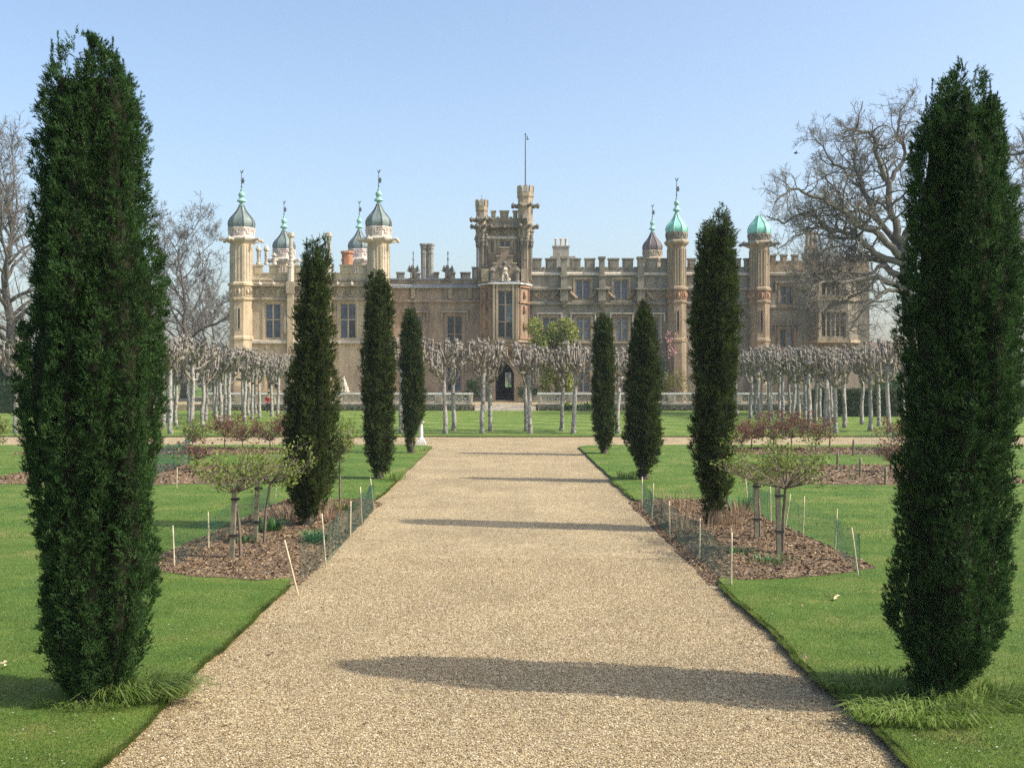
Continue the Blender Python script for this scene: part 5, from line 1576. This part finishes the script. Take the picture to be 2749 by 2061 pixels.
# mulch of bark and dead leaves on the beds
def scatter_bed(f, n, size, seed):
    rng = np.random.default_rng(seed); P = []
    for _ in range(n):
        u, v = rng.random(), rng.random()
        xi, xo, d = f(v, u); x = xi+(xo-xi)*u
        e = min(1, min(u,1-u,v,1-v)*6)
        z = LAWN_Z + .012 + .06*e + (.035*noise.noise(Vector((x*3,d*3,1))) + .02*noise.noise(Vector((x*9,d*9,4))))*e
        if 'near' in f.__name__:
            q = min(1, u/.2); q = q*q*(3-2*q); z = .016 + (z-.016)*q
        P.append((x, d, z))
    P = np.array(P); n = len(P)
    a = rng.normal(size=(n,3)); a[:,2] *= .45; a /= np.linalg.norm(a,axis=1,keepdims=True)
    b = np.cross(a, rng.normal(size=(n,3))*np.array([.4,.4,1])); b /= np.linalg.norm(b,axis=1,keepdims=True)
    s = size*rng.uniform(.5,1.6,(n,1)); w = s*rng.uniform(.2,.5,(n,1))
    V = np.stack([P-a*s/2-b*w/2, P+a*s/2-b*w/2, P+a*s/2+b*w/2, P-a*s/2+b*w/2],1).reshape(-1,3)
    return V, np.arange(len(V)).reshape(-1,4)
for i, f in enumerate(BEDS):
    near = i % 3 == 0
    V, T = scatter_bed(f, 11000 if near else 4500, .05 if near else .09, 300+i)
    o = link('bark_mulch', tri_mesh('bark_mulch', V, T, 'mulch_chips')); tag(o, 'brown bark mulch and dead leaves over the bed', 'mulch', kind='stuff')

def tuft(name, x, d, n, h, spread, label, cat, mat, seed, wid=.008, bend=.6, z0=.08, group=None, tdir=None, sq=(1,1)):
    """clump of strap leaves or stalks, each a bent two-piece blade"""
    rng = np.random.default_rng(seed)
    a = rng.random(n)*2*math.pi; q = np.sqrt(rng.random(n))*spread
    P = np.stack([x+np.cos(a)*q*sq[0], d+np.sin(a)*q*sq[1], np.full(n, z0-.01)],1)
    o_ = np.stack([np.cos(a), np.sin(a), np.zeros(n)],1) + rng.normal(size=(n,3))*.5
    if tdir is not None: o_ = o_*.6 + np.array(tdir)
    o_[:,2] = 0; o_ /= np.linalg.norm(o_,axis=1,keepdims=True)+1e-9
    L = h*rng.uniform(.5,1.25,(n,1)); bd = bend*rng.uniform(.4,1.4,(n,1))
    up = np.array([0,0,1.0])
    M = P + up*L*.6 + o_*L*bd*.35
    E = M + up*L*(.45-bd*.5).clip(-.3,.4) + o_*L*bd*.65
    s = np.cross(o_, up)*wid/2
    V = np.stack([P-s,P+s,M+s*.8,M-s*.8,E],1).reshape(-1,3)
    i = np.arange(n)*5
    T = np.concatenate([np.stack([i,i+1,i+2],1),np.stack([i,i+2,i+3],1),np.stack([i+3,i+2,i+4],1)])
    o = link(name, tri_mesh(name, V, T, mat)); tag(o, label, cat, group)
    return o
# long fading bulb leaves at the feet of the two near yews
x, d = GP(375, 1880); tuft('long_grass_clump', x-.0, d+.1, 800, .24, .40, 'lush long leaves flopping over at the near left yew foot beside gravel', 'grass clump', 'long_grass', 401, .014, 1.1, tdir=(.7,-.25,0), sq=(1.1,.8))
x, d = GP(265, 1895); tuft('long_grass_clump', x, d, 300, .14, .5, 'shorter long-leaf grass in front of the near left yew trunk', 'grass clump', 'long_grass', 402, .011, 1.0, sq=(1.2,.5))
x, d = GP(2470, 1935); tuft('long_grass_clump', x, d, 650, .18, .5, 'long fading leaves in front of the near right yew trunk', 'grass clump', 'long_grass', 403, .013, 1.1, tdir=(-.2,-.5,0), sq=(1.2,.6))
x, d = GP(2650, 1890); tuft('long_grass_clump', x, d, 650, .19, .5, 'long pale leaves to the sunny side of the near right yew', 'grass clump', 'long_grass', 404, .013, 1.1, tdir=(.6,.1,0), sq=(1.2,.7))
x, d = GP(2360, 1850); tuft('long_grass_clump', x, d, 550, .16, .5, 'long leaves in the near right yew shadow beside the gravel', 'grass clump', 'long_grass', 405, .012, .9, sq=(1.1,.6))
for i, (xs, ys, n, h, lb) in enumerate(((1060,1290,90,.30,'small green leaf tuft by the third left yew'),(1690,1285,110,.3,'small green leaf tuft by the third right yew'),(1140,1212,50,.25,'faint leaf tuft near the last left yew'))):
    x, d = GP(xs, ys); tuft('leaf_tuft', x, d, n, h, .35, lb, 'grass clump', 'long_grass', 410+i, .02, .9)
# plants and cut stalks in the near beds
for i, (fn, a, b, n, h, sp, mt, lb) in enumerate((
    (zl_, 960,1150, 150, .30, .20, 'bulb_leaves', 'bright green leafy plant beside the left bed yew'),
    (zl_, 1320,1230, 130, .26, .20, 'bulb_leaves', 'blue-green leafy plant behind the path netting of the left bed'),
    (zl_, 1090,1075, 170, .42, .38, 'dry_stems', 'fan of dry cut stalks left of the left bed yew'),
    (zl_, 1420,1060, 110, .38, .30, 'dry_stems', 'dry cut stalks between the left bed yew and path'),
    (zl_, 1545,985, 80, .30, .22, 'yellow_shrub_leaves', 'yellowish leafy plant at the far end of the left bed'),
    (zl_, 750,1235, 60, .16, .25, 'bulb_leaves', 'small green seedlings near the stake of the left bed'),
    (zr_, 880,1040, 190, .36, .36, 'dry_stems', 'dense dry cut stalks in front of the right bed yew'),
    (zr_, 1020,960, 110, .34, .30, 'dry_stems', 'dry cut stalks right of the right bed yew'),
    (zr_, 990,920, 120, .36, .25, 'bulb_leaves', 'green bulb leaves behind the right bed stalks'),
    (zr_, 990,1270, 60, .15, .2, 'bulb_leaves', 'small pale green plant near the front of the right bed'),
    (zr_, 1240,1330, 70, .12, .4, 'bulb_leaves', 'scattered green seedlings in front of the right bed stake'),
    (zr_, 520,920, 90, .5, .5, 'dry_stems', 'thin brown twigs behind the path netting of the right bed'),
    (zr_, 620,1080, 90, .42, .5, 'dry_stems', 'short brown twigs at the middle of the right bed path side'))):
    x, d = GP(*fn(a, b), .1)
    tuft('bed_plant', x, d, n, h, sp, lb, 'plant', mt, 430+i, .022 if mt != 'dry_stems' else .010, .9 if mt != 'dry_stems' else .35, z0=.13)

# ================================================================== grass blades, pebbles
def in_bed(x, d):
    s = np.sign(x); ax = np.abs(x)
    return (ax > 2.9) & (ax < 5.75) & (d > 15.8+np.clip((ax-3.0)/2.7,0,1)*.95) & (d < 26.6)
def grass(side, n, d0, d1, h, w, seed, name, lb):
    rng = np.random.default_rng(seed)
    d = d0 + (d1-d0)*rng.random(n)**1.25
    xm = .50*d + 1.0
    x = 3.06 + (xm-3.06)*rng.random(n)
    ed = np.array([edge_x(v, side) for v in d])
    x = x + np.where(x < ed-.02, ed-x, 0)*1.0
    x *= side
    k = ~in_bed(x, d); x, d = x[k], d[k]; n = len(x)
    a = rng.random(n)*2*math.pi; L = h*rng.uniform(.5,1.4,n)
    P = np.stack([x, d, np.full(n, LAWN_Z-.004)],1)
    E = P + np.stack([np.cos(a)*L*.55, np.sin(a)*L*.55, L*.75],1)
    s = np.stack([-np.sin(a), np.cos(a), np.zeros(n)],1)*w/2
    V = np.stack([P-s, P+s, E],1).reshape(-1,3)
    o = link(name, tri_mesh(name, V, np.arange(len(V)).reshape(-1,3), 'grass_blades')); tag(o, lb, 'grass', kind='stuff')
for s, sd in ((-1,'left'), (1,'right')):
    grass(s, 170000, 6.5, 20, .032, .005, 500+s, 'lawn_grass', f'short mown grass of the lawn on the {sd} of the path')
    grass(s, 60000, 20, 47, .04, .012, 510+s, 'lawn_grass', f'short mown grass farther down the lawn on the {sd} of the path')
def edge_grass(side, n, seed):
    rng = np.random.default_rng(seed)
    d = 6.5 + 26*rng.random(n)**1.6
    d = d[(d < 15.6) | (d > 26.8)]; n = len(d)
    x = side*(np.array([edge_x(v, side) for v in d]) + np.abs(rng.normal(size=n))*.05 - .035)
    a = rng.normal(size=n)*.9 + (math.pi if side > 0 else 0); L = rng.uniform(.03, .10, n)*(.8+.6*np.abs(np.sin(d*4.3)*np.sin(d*1.7)))
    P = np.stack([x, d, np.full(n, LAWN_Z-.035)], 1)
    E = P + np.stack([np.cos(a)*L*.9, np.sin(a)*L*.6, L*.55], 1)
    q = np.stack([-np.sin(a), np.cos(a), np.zeros(n)], 1)*.0045
    V = np.stack([P-q, P+q, E], 1).reshape(-1, 3)
    o = link('edge_grass', tri_mesh('edge_grass', V, np.arange(len(V)).reshape(-1, 3), 'grass_blades')); tag(o, f'ragged grass hanging over the turf edge on the {"left" if side < 0 else "right"}', 'grass', kind='stuff')
edge_grass(-1, 34000, 1); edge_grass(1, 34000, 2)
def pebbles(n, seed):
    rng = np.random.default_rng(seed)
    d = 6.8 + 11.5*rng.random(n)**1.35; x = rng.uniform(-3.1, 3.1, n)
    r = rng.uniform(.005, .0115, (n,1)); a = rng.random(n)*2*math.pi
    e = np.stack([np.cos(a), np.sin(a), rng.normal(size=n)*.2],1); f = np.stack([-np.sin(a), np.cos(a), rng.normal(size=n)*.2],1)
    P = np.stack([x, d, np.full(n, .003)],1)
    k = rng.uniform(.6,1.0,(n,1)); h = rng.uniform(.5,.9,(n,1))
    up = np.stack([rng.normal(size=n)*.4, rng.normal(size=n)*.4, np.ones(n)],1)*r*h
    V = np.stack([P+e*r, P+f*r*k, P-e*r*.9, P-f*r*k, P+up],1).reshape(-1,3)
    i = np.arange(n)*5
    T = np.concatenate([np.stack([i+j,i+(j+1)%4,i+4],1) for j in range(4)])
    o = link('pebbles', tri_mesh('pebbles', V, T, 'pebbles')); tag(o, 'loose tan and cream gravel stones on the path', 'gravel', kind='stuff')
pebbles(140000, 9)

# ================================================================== small things
def dry_leaf(xs, ys, s, lb, seed):
    x, d = GP(xs, ys, .1); rnd = random.Random(seed); m = MB()
    for k in range(4):
        a = rnd.uniform(0,6.28); c = Vector((x+rnd.gauss(0,.4)*s, d+rnd.gauss(0,.3)*s, .10+.01*k)); u = Vector((math.cos(a),math.sin(a),rnd.uniform(-.1,.3)))*s*.6; w = Vector((-u.y,u.x,.01))*.4
        m.poly([tuple(c-u), tuple(c+w+Vector((0,0,.02))), tuple(c+u), tuple(c-w+Vector((0,0,.012)))])
    o = m.build('fallen_leaf', 'dry_leaf'); tag(o, lb, 'leaf', 'fallen leaves on the grass')
dry_leaf(2234, 1605, .10, 'curled pale dead leaf lying on the right lawn before the bed', 1)
dry_leaf(2152, 1627, .03, 'tiny white scrap on the right lawn near the curled leaf', 2)
dry_leaf(2165, 1772, .06, 'yellowish leaf scraps at the right turf edge by the gravel', 3)
dry_leaf(10, 1787, .05, 'pale dead leaf at the left picture edge on the lawn', 4)
# visitor in red among the limes
vx, vd = PX(722,90), 90.0
zb = LAWN_Z
J = [(vx,vd,zb+.92,.15,.11),(vx,vd,zb+1.15,.14,.10),(vx,vd,zb+1.38,.17,.10),(vx,vd,zb+1.50,.06,.06),(vx,vd-.01,zb+1.62,.095,.105),(vx,vd-.01,zb+1.72,.07,.08),
     (vx-.19,vd,zb+1.40,.06,.06),(vx-.24,vd+.02,zb+1.12,.048,.048),(vx-.25,vd-.08,zb+.88,.035,.035),(vx+.19,vd,zb+1.40,.06,.06),(vx+.25,vd+.02,zb+1.12,.048,.048),(vx+.24,vd-.1,zb+.90,.035,.035),
     (vx-.09,vd,zb+.82,.095,.095),(vx-.11,vd-.08,zb+.46,.065,.065),(vx-.11,vd+.02,zb+.07,.045,.045),(vx-.11,vd-.12,zb+.03,.04,.03),(vx+.09,vd,zb+.82,.095,.095),(vx+.11,vd+.06,zb+.46,.065,.065),(vx+.11,vd+.18,zb+.07,.045,.045),(vx+.11,vd+.06,zb+.03,.04,.03)]
ED = [(0,1),(1,2),(2,3),(3,4),(4,5),(2,6),(6,7),(7,8),(2,9),(9,10),(10,11),(0,12),(12,13),(13,14),(14,15),(0,16),(16,17),(17,18),(18,19)]
pb = skin_fig('person', J, ED, 'skin'); tag(pb, 'visitor in a red top and dark trousers standing among the left limes', 'person')
G = [(a,b,c,*(r*1.14 for r in rr)) for a,b,c,*rr in J]
skin_fig('red_top', [G[1],G[0],G[2],G[6],G[7],(G[8][0],G[8][1],G[8][2]+.06,.045,.045),G[9],G[10],(G[11][0],G[11][1],G[11][2]+.06,.045,.045)], [(0,1),(0,2),(2,3),(3,4),(4,5),(2,6),(6,7),(7,8)], 'red_cloth', pb)
skin_fig('trousers', [(vx,vd,zb+.93,.165,.125),G[12],G[13],G[14],G[16],G[17],G[18]], [(0,1),(1,2),(2,3),(0,4),(4,5),(5,6)], 'navy_cloth', pb)
MB().blob((vx,vd+.02,zb+1.70), .115, seed=2, n=10, m=8, amp=.15).build('hair', 'hair_brown', pb, True)
# bird in the sky beside the oak
D = 80.0; bx_, bz_ = PX(2137,D), PZ(412,D)
m = MB(); m.blob((bx_,D,bz_), .09, n=7, m=5, amp=.05, sx=1.8, sy=.7, sz=.7)
m.poly([(bx_-.06,D,bz_+.03),(bx_+.08,D,bz_+.03),(bx_+.02,D-.28,bz_+.10),(bx_-.04,D-.26,bz_+.10)]); m.poly([(bx_-.06,D,bz_+.03),(bx_+.08,D,bz_+.03),(bx_+.02,D+.28,bz_+.10),(bx_-.04,D+.26,bz_+.10)])
m.poly([(bx_+.12,D-.04,bz_),(bx_+.28,D-.07,bz_+.01),(bx_+.28,D+.07,bz_+.01),(bx_+.12,D+.04,bz_)])
tag(m.build('bird', 'bird_dark'), 'tiny dark bird flying beside the top of the bare oak', 'bird')

def flecks():
    rng = np.random.default_rng(44)
    # small pale flower heads and dead bits in the turf
    n = 900
    d = 7.5 + 22*rng.random(n)**1.5; sd = np.where(rng.random(n) < .5, -1, 1)
    x = sd*(3.25 + (.5*d+.5-3.25)*rng.random(n)); k = ~in_bed(x, d); x, d = x[k], d[k]; n = len(x)
    P = np.stack([x, d, np.full(n, LAWN_Z+.022)], 1); r = rng.uniform(.004, .010, n)
    a = rng.random(n)*6.28
    V = np.stack([P + np.stack([np.cos(a+q)*r, np.sin(a+q)*r, rng.normal(size=n)*.002], 1) for q in (0, 1.57, 3.14, 4.71)], 1).reshape(-1, 3)
    o = link('turf_flecks', tri_mesh('turf_flecks', V, np.arange(len(V)).reshape(-1, 4), 'pale_flecks')); tag(o, 'tiny pale daisies and dead bits scattered in the lawn', 'flowers', kind='stuff')
    # brown straws and leaf bits blown over the gravel, thickest by the edges
    n = 1500
    d = 7 + 30*rng.random(n)**1.4; e = 3.05 - np.abs(rng.normal(size=n))*.35; far_ = rng.random(n) < .25
    x = np.where(far_, rng.uniform(-3, 3, n), e*np.where(rng.random(n) < .4, -1, 1))
    P = np.stack([x, d, np.full(n, .012)], 1); a = rng.random(n)*6.28; L = rng.uniform(.012, .05, n)
    u = np.stack([np.cos(a)*L, np.sin(a)*L, rng.normal(size=n)*.006], 1); w = np.stack([-np.sin(a), np.cos(a), np.zeros(n)], 1)*rng.uniform(.002, .007, (n,1))
    V = np.stack([P-u-w, P+u-w, P+u+w, P-u+w], 1).reshape(-1, 3)
    o = link('path_debris', tri_mesh('path_debris', V, np.arange(len(V)).reshape(-1, 4), 'mulch_chips')); tag(o, 'dead leaf bits and straws strewn over the gravel path', 'debris', kind='stuff')
leaf('pale_flecks', [(.55,.52,.42), (.70,.68,.60), (.36,.28,.16), (.45,.45,.30)], .1, .8, .1)
flecks()
# ================================================================== the hazy spring air
hz = bpy.data.materials.new('haze_air'); hz.use_nodes = True
ht = hz.node_tree; ht.nodes.clear()
pv = ht.nodes.new('ShaderNodeVolumePrincipled'); ho = ht.nodes.new('ShaderNodeOutputMaterial')
pv.inputs['Color'].default_value = (.80, .89, 1, 1); pv.inputs['Density'].default_value = .00032; pv.inputs['Anisotropy'].default_value = .2
ht.links.new(pv.outputs[0], ho.inputs['Volume'])
MATS['haze_air'] = hz
tag(MB().box(-420, 420, -40, 440, -1.1, 31).build('haze', 'haze_air'), 'pale spring haze in the air over the garden', 'haze', kind='stuff')
SC.cycles.volume_bounces = 1
